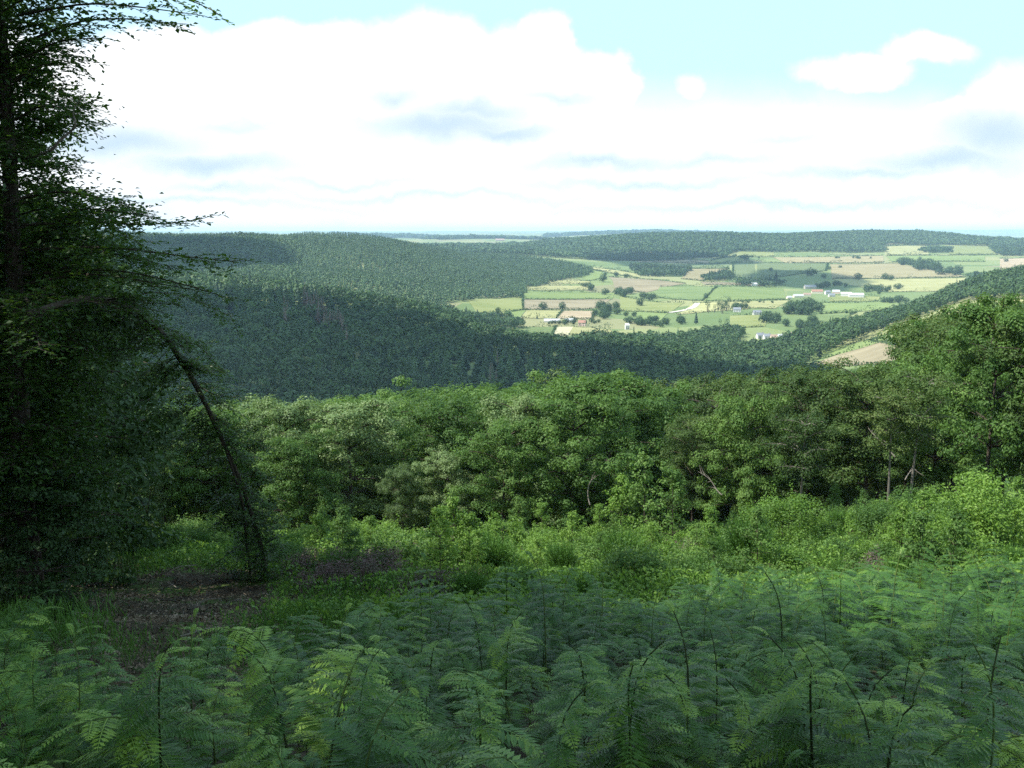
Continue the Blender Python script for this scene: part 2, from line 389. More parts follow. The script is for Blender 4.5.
far_c = mixc(nt2, .62, far_c, cell)
lit = ramp(nt2, noise(nt2, tc2.outputs['Object'], 2.2, 6, .65), [(.30, (.012, .010, .007)), (.42, (.035, .027, .019)), (.52, (.065, .050, .036)), (.58, (.025, .035, .012)), (.75, (.04, .075, .018))])
moss = ramp(nt2, noise(nt2, tc2.outputs['Object'], .6, 4), [(.5, (0, 0, 0)), (.62, (1, 1, 1))])
grn = ramp(nt2, noise(nt2, tc2.outputs['Object'], 9, 4), [(.3, (.03, .06, .014)), (.7, (.07, .11, .025))])
near_c = mixc(nt2, moss, lit, grn)
fr = nt2.nodes.new('ShaderNodeMapRange'); fr.inputs[1].default_value = 60; fr.inputs[2].default_value = 400; nt2.links.new(sp.outputs[1], fr.inputs[0])
p = nt2.nodes.new('ShaderNodeBsdfPrincipled'); p.inputs['Roughness'].default_value = .95; p.inputs['Specular IOR Level'].default_value = .1
nt2.links.new(mixc(nt2, fr.outputs[0], near_c, far_c), p.inputs['Base Color'])
bp = nt2.nodes.new('ShaderNodeBump'); bp.inputs['Strength'].default_value = .6; bp.inputs['Distance'].default_value = .05
nt2.links.new(noise(nt2, tc2.outputs['Object'], 12, 5), bp.inputs['Height']); nt2.links.new(bp.outputs[0], p.inputs['Normal'])
nt2.links.new(p.outputs[0], out.inputs[0])
g = mb.build('ground', m, None, True)
tag(g, 'sloping clearing floor and rolling valley land down to the horizon', 'ground', kind='structure')

# ================================================================== haze
def box(mb, x0, x1, y0, y1, z0, z1, tint=.5):
    v = [(x, y, z) for z in (z0, z1) for y in (y0, y1) for x in (x0, x1)]
    mb.add(v, [(0, 2, 3, 1), (4, 5, 7, 6), (0, 1, 5, 4), (2, 6, 7, 3), (0, 4, 6, 2), (1, 3, 7, 5)], tint)
if HAZE > 0:
    hm = bpy.data.materials.new('valley haze'); hm.use_nodes = True
    hn_ = hm.node_tree; hn_.nodes.clear(); ho = hn_.nodes.new('ShaderNodeOutputMaterial')
    pv = hn_.nodes.new('ShaderNodeVolumePrincipled'); pv.inputs['Color'].default_value = (*HAZEC, 1); pv.inputs['Density'].default_value = HAZE
    pv.inputs['Anisotropy'].default_value = .0
    hn_.links.new(pv.outputs[0], ho.inputs['Volume'])
    mb = MB(); box(mb, -21200, 21200, -80, 26200, float(gz.min()) - 1, max(float(gz.max()), 12) + 32)
    h = mb.build('haze', hm); tag(h, 'thin pale blue summer haze filling the valley air', 'haze', kind='stuff')

# ================================================================== fields
GRN = [(.12, .17, .065), (.18, .23, .095)]; YGR = [(.19, .225, .08), (.26, .28, .115)]; HAY = [(.27, .275, .125), (.36, .35, .17)]
TAN = [(.24, .21, .115), (.32, .28, .16)]; BRN = [(.21, .18, .115), (.30, .26, .17)]; PNK = [(.36, .29, .19), (.46, .37, .25)]
GGR = [(.12, .16, .075), (.17, .21, .10)]; CRM = [(.40, .37, .23), (.48, .45, .31)]; LGR = [(.155, .215, .075), (.21, .265, .10)]
FIELDS = [  # corners TL, TR, BR, BL in the photograph; colours; phrase; hedges drawn (b = lower edge, r = right edge, l = left, t = top)
 ((466,299),(523,291),(523,310),(480,318), YGR, 'yellow green meadow below the conifer plantation', 'br'),
 ((524,291),(615,293),(612,299.5),(522,299.5), LGR, 'bright green strip above the tan stubble', 't'),
 ((522,299.7),(611,299.7),(592,309),(523,310), BRN, 'tan stubble field with two round trees', 'b'),
 ((524,285),(592,286),(597,290.3),(525,290), HAY, 'long pale hay strip beside the plantation', 'b'),
 ((545,280),(590,281.5),(590,284.6),(546,284), HAY, 'thin pale strip at the plantation corner', 'b'),
 ((527,310.5),(563,311),(556,319),(521,318), HAY, 'pale yellow square field', 'r'),
 ((564,311),(596,311),(592,319),(557,319), PNK, 'pinkish mown square field', 'r'),
 ((505,311),(526,310.5),(520,318),(510,318), LGR, 'small green triangle beside the dark wood', ''),
 ((514,327),(556,327),(551,337),(506,337), GRN, 'green paddock behind the near conifers', 'tr'),
 ((556,327),(573,327),(568,336),(552,336), CRM, 'cream coloured mown plot', ''),
 ((573,327),(612,330),(610,335),(569,335), HAY, 'yellow plot beside the cream one', 't'),
 ((466,326),(512,326),(504,342),(462,342), GGR, 'dull green field with a heap of stones', 't'),
 ((609,277),(686,284),(645,293),(615,289), BRN, 'greyish brown ploughed field', 'b'),
 ((660,287),(718,287),(702,301),(652,297), GRN, 'middle green field', 'br'),
 ((719,287),(783,288),(786,299.5),(703,301.5), LGR, 'bright green long field', 'b'),
 ((620,297),(685,303),(668,313),(620,311), YGR, 'sunny yellow green pasture', 'b'),
 ((637,311.5),(668,313.5),(660,321),(637,321), LGR, 'small green pasture below the sunny one', 'b'),
 ((692,304),(750,302),(750,309),(676,315), HAY, 'pale field beside the farm track', 'b'),
 ((557,261.5),(640,274.5),(640,278),(557,264.5), HAY, 'slanting pale strip under the far wood', 'b'),
 ((571,268),(602,272),(598,280),(587,281), LGR, 'green wedge under the slanting pale strip', ''),
 ((627,258.5),(709,261),(709,264),(640,262.5), BRN, 'narrow brown strip at the far wood edge', 'b'),
 ((688,269),(729,269),(703,281),(681,279), TAN, 'tan field beside the small dark copse', 'r'),
 ((688,264.3),(730,264),(729,268.5),(690,268.5), GGR, 'grey green strip above the tan field', 'b'),
 ((711,261),(745,257),(742,262.5),(711,264), YGR, 'small yellow strip below the far wood', ''),
 ((733,263),(754,262.5),(755,279),(733,278), GGR, 'grey green field left of the shaded slope', 'l'),
 ((700,282),(765,283),(765,286.3),(705,285), BRN, 'greyish strip above the bright green field', 'b'),
 ((738,251.5),(774,252),(774,257),(740,257), YGR, 'yellow clearing below the far ridge wood', 'b'),
 ((772,257.5),(883,256),(884,262.5),(790,263.5), TAN, 'long tan strip below the far ridge wood', 'b'),
 ((757,262.5),(828,264),(826,271),(757,279), GGR, 'shaded grey green slope above the farm', 'r'),
 ((830,264.3),(900,263.5),(966,277),(832,279), TAN, 'large wheat coloured field', 'b'),
 ((832,279.5),(966,278),(945,292),(890,292), HAY, 'pale slope below the wheat coloured field', ''),
 ((884,247),(925,246),(930,255.5),(886,255.5), HAY, 'pale field at the end of the ridge wood', 'b'),
 ((886,256.3),(985,255.7),(985,262),(892,262), LGR, 'bright green striped field far right', 'b'),
 ((945,245),(990,244),(998,255),(950,255), YGR, 'terraced pale green field far right', 'bt'),
 ((1000,259),(1050,258),(1050,272),(1000,272), PNK, 'pinkish field at the right edge', 'b'),
 ((720,302.5),(790,300.5),(775,309),(722,308.5), HAY, 'straw coloured strip left of the village trees', 'b'),
 ((822,303),(900,301),(888,309),(822,314), LGR, 'smooth green field below the farm', 'b'),
 ((812,314.5),(858,312),(838,322),(812,322), GRN, 'green field below the smooth one', ''),
 ((828,295),(880,297),(878,301),(830,301.5), YGR, 'light green paddock right of the farm', ''),
 ((870,341),(932,347),(900,364),(806,366), BRN, 'greyish brown field behind the near trees', ''),
 ((803,352),(888,336),(888,340),(806,362), LGR, 'green strip along the brown field', 'b'),
 ((925,322),(955,311.5),(969,313),(968,325), YGR, 'yellow field on the wooded spur', ''),
 ((997,302),(1050,298),(1050,308),(1000,307), HAY, 'pale field high on the right spur', ''),
 ((927,334),(957,338),(952,347),(927,345), LGR, 'small green field beside the brown one', 'l'),
 ((730,316),(768,315),(765,327),(730,328), YGR, 'yellow green meadow left of the village', 't'),
]
def patch(c, n=22, lift=1.6e-4):
    P = [ground(px, py, 750) for px, py in c]
    a = np.linspace(0, 1, n)[None, :]; b = np.linspace(0, 1, n)[:, None]
    x = (1-a)*(1-b)*P[0][0] + a*(1-b)*P[1][0] + a*b*P[2][0] + (1-a)*b*P[3][0]
    y = (1-a)*(1-b)*P[0][1] + a*(1-b)*P[1][1] + a*b*P[2][1] + (1-a)*b*P[3][1]
    return P, x, y
HEDGES = []
fmats = {}
for fi, (c0, c1, c2, c3, colr, phrase, hd) in enumerate(FIELDS):
    P, x, y = patch((c0, c1, c2, c3))
    n = x.shape[0]
    mb = MB(); idx = np.arange(n * n).reshape(n, n)
    ff = np.stack([idx[:-1, :-1], idx[1:, :-1], idx[1:, 1:], idx[:-1, 1:]], -1).reshape(-1, 4)
    mb.add(np.stack([x, y, hgt(x, y) + .2 + y * (1.6e-4 + fi * 1e-6)], -1).reshape(-1, 3), ff)
    e = P[1] - P[0]; ang = math.atan2(e[1], e[0])
    mm, n3, o3 = new_mat('field of ' + phrase)
    t3 = n3.nodes.new('ShaderNodeTexCoord'); mp = n3.nodes.new('ShaderNodeMapping')
    mp.inputs['Rotation'].default_value = (0, 0, -ang - R(6)); mp.inputs['Scale'].default_value = (.004, .05, .01)
    n3.links.new(t3.outputs['Object'], mp.inputs[0])
    fac = math_n(n3, 'ADD', math_n(n3, 'MULTIPLY', noise(n3, mp.outputs[0], 1, 3), .5), math_n(n3, 'MULTIPLY', noise(n3, t3.outputs['Object'], .018, 4), .5))
    j = .88 + .16 * (random.random() - .5)
    pp = n3.nodes.new('ShaderNodeBsdfPrincipled'); pp.inputs['Roughness'].default_value = .95; pp.inputs['Specular IOR Level'].default_value = .05
    n3.links.new(ramp(n3, fac, [(.36, tuple(v * j for v in colr[0])), (.62, tuple(v * j for v in colr[1]))]), pp.inputs['Base Color'])
    n3.links.new(pp.outputs[0], o3.inputs[0])
    o = mb.build('field', mm, None, True)
    tag(o, phrase, 'field', 'fields in the valley', 'structure')
    E = {'b': (P[3], P[2], 'lower edge'), 'r': (P[1], P[2], 'right edge'), 'l': (P[0], P[3], 'left edge'), 't': (P[0], P[1], 'upper edge')}
    for s in (hd + ''.join(c for c in 'bt' if c not in hd)): HEDGES.append((E[s][0], E[s][1], f'dark hedge on the {E[s][2]} of the ' + ' '.join(phrase.split()[:8])))
# farm track
a0, b0 = ground(669, 313, 750), ground(697, 303.5, 750)
s = np.linspace(0, 1, 14)[:, None]; cpt = a0 + (b0 - a0) * s
cpt[:, 0] += 14 * np.sin(s[:, 0] * 3.1)
nrm = np.array([-(b0 - a0)[1], (b0 - a0)[0], 0]); nrm /= np.linalg.norm(nrm)
L_, R_ = cpt - nrm * 5.5, cpt + nrm * 5.5
V = np.concatenate([L_, R_]); V[:, 2] = hgt(V[:, 0], V[:, 1]) + 1.0
mb = MB(); mb.add(V, [(i, i + 14, i + 15, i + 1) for i in range(13)])
o = mb.build('track', noise_mat('pale gravel', [(.3, (.5, .46, .4)), (.7, (.62, .58, .5))], .2))
tag(o, 'pale gravel farm track slanting between the fields', 'track', kind='structure')

# ================================================================== hedges
for (A, B, lab) in HEDGES:
    L = np.linalg.norm(B[:2] - A[:2]); yv = (A[1] + B[1]) / 2
    sc_ = max(1.0, yv / 2400)
    n = int(min(L / 2.0 * 5, 900))
    s = rng.random(n); P = A[None, :] * (1 - s[:, None]) + B[None, :] * s[:, None]
    hh = 3.3 * sc_ * (.35 + 1.1 * vnoise(s * L / 16, s * 0 + A[0], 5) + 3.4 * np.clip(vnoise(s * L / 23, s * 0 + A[0] + 7, 8) - .60, 0, 1) * 2) 
    P = P + rng.normal(0, 1.1 * sc_, (n, 3)) * np.array([1, 1, 0])
    P[:, 2] = hgt(P[:, 0], P[:, 1]) + rng.random(n) * hh
    a, b, N = frames(n, np.array([[0, 0, .8]]) + np.zeros((n, 3)), .6)
    mb = MB(); quads(mb, P, a, b, 2.0 * sc_, 1.7 * sc_, .35 + .25 * rng.random(n))
    o = mb.build('hedge', M['far_leaf']); tag(o, lab, 'hedge', 'hedges between the fields')

# ================================================================== distant woods
KM = np.maximum.accumulate(np.where(YG[None, :] > 130, TAB / np.maximum(YG[None, :], 1), -9), axis=1)
def visible(x, y, ztop, margin=.009):
    t = np.clip(x / y, TG[0], TG[-1]); c = np.clip(((t - TG[0]) / (TG[1] - TG[0])).astype(int), 0, NT - 1)
    g = np.clip(((np.log(y * .985 + 70) - LG[0]) / (LG[1] - LG[0])).astype(int), 0, NG - 1)
    return ztop / y > KM[c, g] - margin
def inpoly(x, y, poly):
    r = np.zeros(len(x), bool); n = len(poly)
    for i in range(n):
        x0, y0 = poly[i]; x1, y1 = poly[(i + 1) % n]
        c = ((y0 > y) != (y1 > y)) & (x < (x1 - x0) * (y - y0) / (y1 - y0 + 1e-12) + x0)
        r ^= c
    return r
EDGE = 34
def fill(poly, sp, jit=.45):
    """jittered grid of points in a polygon given as (picture column, depth)"""
    Pw = [(tpx(px) * y, y) for px, y in poly]
    xs = [p[0] for p in Pw]; ys = [p[1] for p in Pw]
    X, Y = np.meshgrid(np.arange(min(xs), max(xs), sp), np.arange(min(ys), max(ys), sp * .87))
    X = X + (np.arange(X.shape[0]) % 2)[:, None] * sp * .5
    X = X + rng.uniform(-jit, jit, X.shape) * sp; Y = Y + rng.uniform(-jit, jit, Y.shape) * sp
    X = X.ravel(); Y = Y.ravel(); k = inpoly(X + (vnoise(X / 55, Y / 55, 61) - .5) * EDGE, Y + (vnoise(X / 55, Y / 55, 62) - .5) * EDGE * 1.5, Pw)
    return X[k], Y[k]
def broad_trees(mb, x, y, h, r, tint, K, core=True, lift=0.0):
    n = len(x); z = hgt(x, y) + lift
    d = rng.normal(0, 1, (n, K, 3)); d[:, :, 2] = np.abs(d[:, :, 2]) * 1.05 - .35
    d /= np.linalg.norm(d, axis=2, keepdims=True)
    ph = rng.uniform(0, 6.28, (n, 1)); az = np.arctan2(d[:, :, 1], d[:, :, 0])
    lump = 1 + .16 * np.sin(3 * az + ph) * np.cos(4 * d[:, :, 2] + ph * 2) + .10 * np.sin(5 * az + 2 * ph)
    rad = lump * rng.uniform(.72, 1.04, (n, K))
    C = np.stack([x[:, None] + d[:, :, 0] * r[:, None] * rad, y[:, None] + d[:, :, 1] * r[:, None] * rad,
                  (z + .58 * h)[:, None] + d[:, :, 2] * (h * .42)[:, None] * rad], -1).reshape(-1, 3)
    a, b, N = frames(n * K, d.reshape(-1, 3) + np.array([0, 0, .12]), .22)
    sz = np.repeat(r * (2.6 / math.sqrt(K)), K) * rng.uniform(.7, 1.3, n * K)
    quads(mb, C, a, b, sz * 1.25, sz, np.repeat(tint, K) + rng.uniform(-.13, .13, n * K))
def conifers(mb, x, y, h, r, tint, K):
    n = len(x); z = hgt(x, y)
    u = (np.arange(K)[None, :] + rng.random((n, K))) / K; u = .08 + .9 * u ** 1.15
    az = np.arange(K)[None, :] * 2.4 + rng.uniform(0, 6.28, (n, 1)) + rng.normal(0, .3, (n, K))
    rr = r[:, None] * (1.06 - u) * rng.uniform(.75, 1.15, (n, K))
    o = np.stack([np.cos(az), np.sin(az), np.zeros_like(az)], -1)
    base = np.stack([x, y, z], -1)[:, None, :]
    top = base + np.stack([np.zeros_like(u), np.zeros_like(u), np.minimum(u + .10, 1.02) * h[:, None]], -1)
    tip = base + o * rr[..., None]; tip[..., 2] += (u - .03) * h[:, None]
    s = np.stack([-np.sin(az), np.cos(az), np.zeros_like(az)], -1) * (rr * .62)[..., None]
    md = top * .35 + tip * .65
    V = np.stack([top, md + s, tip, md - s], 2).reshape(-1, 3)
    q = np.arange(n * K * 4).reshape(-1, 4)
    t = (np.repeat(tint, K) + rng.uniform(-.12, .12, n * K))
    mb.add(V, np.concatenate([q[:, [0, 1, 2]], q[:, [0, 2, 3]]]), np.concatenate([t, t]))
    tp = base[:, 0, :] + np.array([0, 0, 1.0]) * (h * 1.06)[:, None]
    sp_ = np.stack([r * .10, 0 * r, 0 * r], -1); lo = base[:, 0, :] + np.array([0, 0, 1.0]) * (h * .8)[:, None]
    mb.add(np.stack([tp, lo - sp_, lo + sp_], 1).reshape(-1, 3), np.arange(n * 3).reshape(-1, 3), tint)

def wood(name, label, poly, sp, mixf, hb=(13, 18), hc=(15, 21), K=60, KC=34, pycut=None, exclude=(), rb=.62, tintf=None):
    x, y = fill(poly, sp)
    z = hgt(x, y); k = visible(x, y, z + 20)
    if pycut is not None: k &= (z + 18) / y > -(pycut - 232) / F
    for ex in exclude:
        k &= ~inpoly(x, y, [(tpx(px) * yy_, yy_) for px, yy_ in ex])
    x, y = x[k], y[k]
    px = 512 + x / y * F / CP
    pc = mixf(px, y)                      # probability of conifer
    con = rng.random(len(x)) < pc
    tn = .26 + .42 * vnoise(x / 85, y / 85, 11) + rng.normal(0, .26, len(x)) + .05
    if tintf is not None: tn = tn + tintf(px, y)
    mb1 = MB()
    cu = .72 + .56 * vnoise(x / 75, y / 75, 41)
    xb, yb = x[~con], y[~con]
    if len(xb):
        s = rng.choice([rng.uniform(.6, .9, len(xb)), rng.uniform(.85, 1.2, len(xb)), rng.uniform(1.1, 1.5, len(xb))]) if False else np.clip(rng.normal(1.0, .24, len(xb)), .55, 1.6); broad_trees(mb1, xb, yb, rng.uniform(*hb, len(xb)) * (.7 + .3 * s) * cu[~con], sp * rb * s, tn[~con], K)
    xc, yc = x[con], y[con]
    o = None
    mb2 = MB()
    if len(xc):
        conifers(mb2, xc, yc, rng.uniform(*hc, len(xc)) * cu[con], sp * .46 * rng.uniform(.8, 1.25, len(xc)), tn[con], KC)
    print(name, len(xb), len(xc))
    # one mass, two leaf kinds -> one mesh with two material slots
    mat1, mat2 = M['far_leaf'], M['far_conifer']
    nb = sum(len(q) for q in mb1.q) + sum(len(q) for q in mb1.t)
    off = mb1.n
    mb1.v += mb2.v; mb1.q += [q + off for q in mb2.q]; mb1.t += [q + off for q in mb2.t]; mb1.qt += mb2.qt; mb1.tt += mb2.tt; mb1.n += mb2.n
    me = mb1.mesh(name, mat1); me.materials.append(mat2)
    mi = np.zeros(len(me.polygons), np.int32); mi[nb:] = 1   # broadleaf faces are quads and come first
    me.polygons.foreach_set('material_index', mi)
    o = link(bpy.data.objects.new(name, me))
    return tag(o, label, 'woodland', kind='stuff')

GAP = [(468, 1230), (478, 1420), (500, 1500), (560, 1600), (640, 1560), (600, 1290), (545, 1245), (500, 1205)]
SPURF = [(-80, 520), (300, 550), (440, 600), (560, 600), (700, 620), (800, 650), (845, 860), (815, 1010), (775, 1150), (735, 1250), (690, 1290), (620, 1270), (560, 1215), (500, 1180),
         (466, 1180), (462, 1260), (472, 1420), (500, 1520), (527, 1580), (524, 1640), (500, 1700), (440, 1680), (400, 1640), (300, 1640), (-80, 1640)]
def spur_mix(px, y):
    low = 1 / (1 + np.exp(-(px - 385) / 30)) * (px < 620) * (y < 1000)
    up = (px < 330) * (px > 200) * (y > 1020) * .45
    return np.clip(low * .9 + up + .06, 0, 1)
wood('spur_woodland', 'dark mixed woodland covering the nearer spur across the valley', SPURF, 13.5, spur_mix, K=130, KC=44, rb=.60, pycut=425,
     tintf=lambda px, y: np.where((y > 1180) & (px < 420), .12, 0))
HILL = [(-120, 1660), (300, 1660), (445, 1690), (470, 1860), (484, 2040), (523, 2080), (526, 2300), (547, 2450), (586, 2740), (594, 2900), (560, 3300), (500, 3450), (400, 3300), (-120, 3300)]
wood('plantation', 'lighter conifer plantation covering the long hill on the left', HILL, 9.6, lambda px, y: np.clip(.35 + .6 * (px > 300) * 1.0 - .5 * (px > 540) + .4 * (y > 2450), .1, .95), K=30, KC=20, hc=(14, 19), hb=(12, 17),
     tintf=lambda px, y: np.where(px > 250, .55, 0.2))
RIDGE = [(470, 3650), (520, 3650), (560, 3600), (612, 3480), (650, 3600), (715, 3680), (725, 3950), (740, 4130), (790, 4060), (884, 4020), (886, 4400), (950, 4480), (1000, 4400), (1030, 4260), (1110, 4260), (1110, 5150), (400, 5400), (420, 4400), (300, 3700)]
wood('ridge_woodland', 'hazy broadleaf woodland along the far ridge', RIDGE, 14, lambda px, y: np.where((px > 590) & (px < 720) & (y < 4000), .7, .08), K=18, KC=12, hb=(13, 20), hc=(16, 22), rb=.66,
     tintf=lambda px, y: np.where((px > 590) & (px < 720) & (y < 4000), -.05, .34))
RSPUR = [(795, 1060), (840, 1150), (900, 1170), (928, 1190), (966, 1215), (985, 1160), (1000, 1080), (1060, 1060), (1120, 1060), (1250, 1500), (1200, 1640), (1024, 1600), (960, 1560), (900, 1500), (850, 1430), (800, 1370), (770, 1230)]
wood('hillside_wood', 'green broadleaf wood on the right hand spur above the brown field', RSPUR, 9.5, lambda px, y: .05 + 0 * px, K=60, KC=30, hb=(11, 16),
     tintf=lambda px, y: .1 + 0 * px)
LOW = [(820, 560), (850, 640), (905, 880), (930, 990), (985, 1000), (1040, 900), (1200, 900), (1150, 420), (900, 380), (820, 420)]
wood('hanging_wood', 'steep broadleaf wood falling away behind the near right trees', [(640, 150), (1180, 150), (1180, 420), (640, 420)], 9.5, lambda px, y: .03 + 0 * px, K=50, KC=30, hb=(9, 13))
wood('valley_wood', 'broadleaf wood filling the hollow behind the near trees', LOW, 9.5, lambda px, y: .03 + 0 * px, K=60, KC=30, hb=(11, 16), pycut=425)

# ================================================================== far off low hills with dark woods
FARW = [(440, 7000), (470, 7350), (520, 7500), (548, 7400), (548, 8100), (420, 8200)]
wood('far_woodland', 'blue dark wood on a low hill near the horizon', FARW, 26, lambda px, y: .3 + 0 * px, K=14, KC=10, hb=(18, 24), hc=(18, 24), rb=.7)

for k, (poly, lab) in enumerate([([(545, 10800), (720, 11300), (730, 12300), (545, 11900)], 'blue wooded ridge on the horizon behind the far wood'), ([(330, 9200), (470, 9400), (480, 10200), (330, 10200)], 'faint blue wood on the horizon left of the far building'), ([(860, 8600), (1040, 8700), (1060, 9400), (860, 9300)], 'faint blue wood beyond the right end of the ridge')]):
    wood('horizon_woodland', lab, poly, 34, lambda px, y: .3 + 0 * px, K=12, KC=8, hb=(22, 30), hc=(22, 30), rb=.75)
# village trees between the spur and the fields
VILL = [(600, 1300), (640, 1360), (700, 1500), (745, 1560), (748, 1310), (806, 1310), (806, 1400), (830, 1260), (800, 1090), (775, 1170), (735, 1270), (690, 1310), (620, 1290)]
wood('village_wood', 'lumpy green wood in front of the village roofs', VILL, 10.5, lambda px, y: .06 + 0 * px, K=70, KC=30, hb=(9, 14), tintf=lambda px, y: .02 + .22 * (y > 1330))

# ================================================================== trees standing in the fields
def field_tree_mesh(kind, seed):
    global rng
    keep = rng; rng = np.random.default_rng(seed)
    mb = MB()
    zz = np.zeros(1)
    def flat(x, y): return np.zeros_like(np.asarray(x, float))
    g = globals()['hgt']; globals()['hgt'] = flat
    if kind == 'round':
        broad_trees(mb, zz, zz, np.array([10.]), np.array([4.4 + .8 * rng.random()]), np.array([.45]), 190, lift=-1.2)
        broad_trees(mb, zz + 1.6, zz - .8, np.array([8.]), np.array([3.4]), np.array([.4]), 90, lift=-1.5)
        broad_trees(mb, zz - 1.4, zz + .4, np.array([6.]), np.array([3.2]), np.array([.4]), 80, lift=-1.8)
        me = mb.mesh('crown', M['far_leaf'])
    elif kind == 'tall':
        broad_trees(mb, zz, zz, np.array([11.]), np.array([2.0]), np.array([.4]), 120); me = mb.mesh('crown', M['far_leaf'])
    else:
        conifers(mb, zz, zz, np.array([11.]), np.array([2.6]), np.array([.35]), 80); me = mb.mesh('crown', M['far_conifer'])
    globals()['hgt'] = g
    tb = MB(); tube(tb, [(0, 0, -.6), (.1, 0, 2.2), (0, .1, 4.5)], [.45, .34, .22], 6)
    tm = tb.mesh('trunk', M['bark'])
    rng = keep
    return me, tm
FT = {'round': [field_tree_mesh('round', s) for s in (1, 2, 3, 4)], 'tall': [field_tree_mesh('tall', 9)], 'spire': [field_tree_mesh('spire', 12)]}
nft = 0
def field_tree(p, H, kind='round', label=None, group=None):
    global nft
    cm, tm = FT[kind][nft % len(FT[kind])]; nft += 1
    o = empty('field_tree', (p[0], p[1], p[2]), random.uniform(0, 6.28), H / (10 if kind == 'round' else 11))
    o.scale = (o.scale[0] * random.uniform(.75, 1.35), o.scale[0] * random.uniform(.75, 1.35), o.scale[0] * random.uniform(.85, 1.1))
    tag(o, label, 'tree', group)
    link(bpy.data.objects.new('crown', cm), o); link(bpy.data.objects.new('trunk', tm), o)
    return o
SINGLE = [(543,309.5,8,'round','left one of two round trees on the lower hedge of the tan stubble field'),
 (562,309.8,9,'round','right one of two round trees on the lower hedge of the tan stubble field'),
 (498,312,6,'round','round tree alone in the yellow green meadow by the dark wood'),
 (537,319,4,'spire','small dark spire tree above the long pale shed'),
 (746,260.5,7,'round','dark round tree alone on the yellow edge under the far ridge wood'),
 (776,279.5,8,'spire','dark pointed conifer alone on the shaded slope above the farm'),
 (771,271,4,'round','small bush like tree higher up the shaded slope'),
 (811,276,9,'round','large lopsided tree on the shaded slope above the farm'),
 (824,278.5,6,'round','round tree right below the large lopsided one'),
 (829,270,4.5,'round','small tree at the left corner of the wheat coloured field'),
 (858,279.5,8,'round','bold dark tree alone on the lower edge of the wheat coloured field'),
 (885,279.5,6.5,'round','left tree of the close pair under the wheat coloured field'),
 (891,280.5,6.5,'round','right tree of the close pair under the wheat coloured field'),
 (898,289.5,7.5,'round','tree on the pale slope below the close pair'),
 (696,324,11,'spire','tall dark conifer among the village trees'),
 (720,328,10,'tall','left of two slim poplars in the village meadow'),
 (727,328,10,'tall','right of two slim poplars in the village meadow'),
 (640,306,8,'round','dark tree in the upper part of the sunny pasture'),
 (626,316,5.5,'round','left small tree in the lower pasture'),
 (634,316.5,6,'round','right small tree in the lower pasture'),
 (603,282,9,'round','large tree at the corner of the ploughed brown field'),
 (605,276,5,'round','first tree along the slanting pale strip'),
 (616,276.5,5.5,'round','second tree along the slanting pale strip'),
 (626,278,5.5,'round','third tree along the slanting pale strip'),
 (840,268,3,'round','tiny tree in the upper left of the wheat coloured field'),
 (920,260,4,'round','small tree below the end of the ridge wood'),
 (706,298,6,'round','tree on the hedge between the middle green and bright green fields'),
 (1006,262,4,'round','small tree at the edge of the pinkish field')]
for px, py, hp, kd, lab in SINGLE:
    p = ground(px, py, 900); field_tree(p, hp * p[1] / F * 1.1, kd, lab)
CLUMPS = [(618,294,14,3.5,9,8,'round','tree in the dark clump between ploughed field and sunny pasture'),
 (645,298.5,8,2.5,4,7,'round','tree in the little clump at the corner of the sunny pasture'),
 (606,313,13,7,18,9,'round','tree in the grove left of the sunny pasture'),
 (584,323,20,2.5,12,6,'round','tree in the row behind the yellow plots'),
 (560,324.5,14,.8,6,5,'round','small tree before the long pale shed'),
 (586,289,10,3,5,6,'round','tree in the row at the end of the hay strips'),
 (655,324,32,3.5,24,8,'round','tree in the belt above the dark valley wood'),
 (718,311,17,3,16,11,'tall','tree in the tall grove below the farm track'),
 (737,309,9,2.5,6,7,'round','tree beside the white house near the tall grove'),
 (803,311,20,5,20,12,'round','tree in the big grove between farm and village'),
 (770,321,11,3,8,10,'round','tree in the clump left of the big grove'),
 (800,327,22,2.5,14,8,'round','tree in the row behind the village roofs'),
 (814,324,8,2.5,5,7,'round','tree in the light clump right of the big grove'),
 (876,292,16,2.5,11,8,'round','tree in the belt right of the farm sheds'),
 (895,302,14,2,9,8,'round','tree in the hedge end below the farm sheds'),
 (834,287,18,2,11,6,'round','tree in the row above the farm'),
 (904,264,11,2,9,7,'round','tree at the upper end of the long belt below the wheat field'),
 (926,268,14,3,12,9,'round','tree in the middle of the long belt right of the wheat field'),
 (948,273,15,3,13,8,'round','tree at the lower end of the long belt right of the wheat field'),
 (914,342,13,2,9,11,'round','tree in the dark clump above the brown field'),
 (951,337,14,2.5,9,9,'round','tree between the yellow field and the brown field'),
 (742,258,34,1.0,8,3.5,'round','tree in the thin row at the far wood edge'),
 (850,258.5,26,.8,9,3,'round','tree in the thin hedge row of the long tan strip'),
 (745,303,40,.8,8,3,'round','tree in the hedge row under the bright green field'),
 (850,314,36,1.2,8,4,'round','tree in the hedge row under the smooth green field')]
for cx, cy, rx, ry, n, hp, kd, lab in CLUMPS:
    for i in range(n):
        a = random.uniform(0, 6.28); r = math.sqrt(random.random())
        p = ground(cx + rx * r * math.cos(a), cy + ry * r * math.sin(a), 900)
        field_tree(p, hp * p[1] / F * random.uniform(.75, 1.15), kd, lab, lab.replace('tree ', 'trees ', 1))
print('field trees', nft)
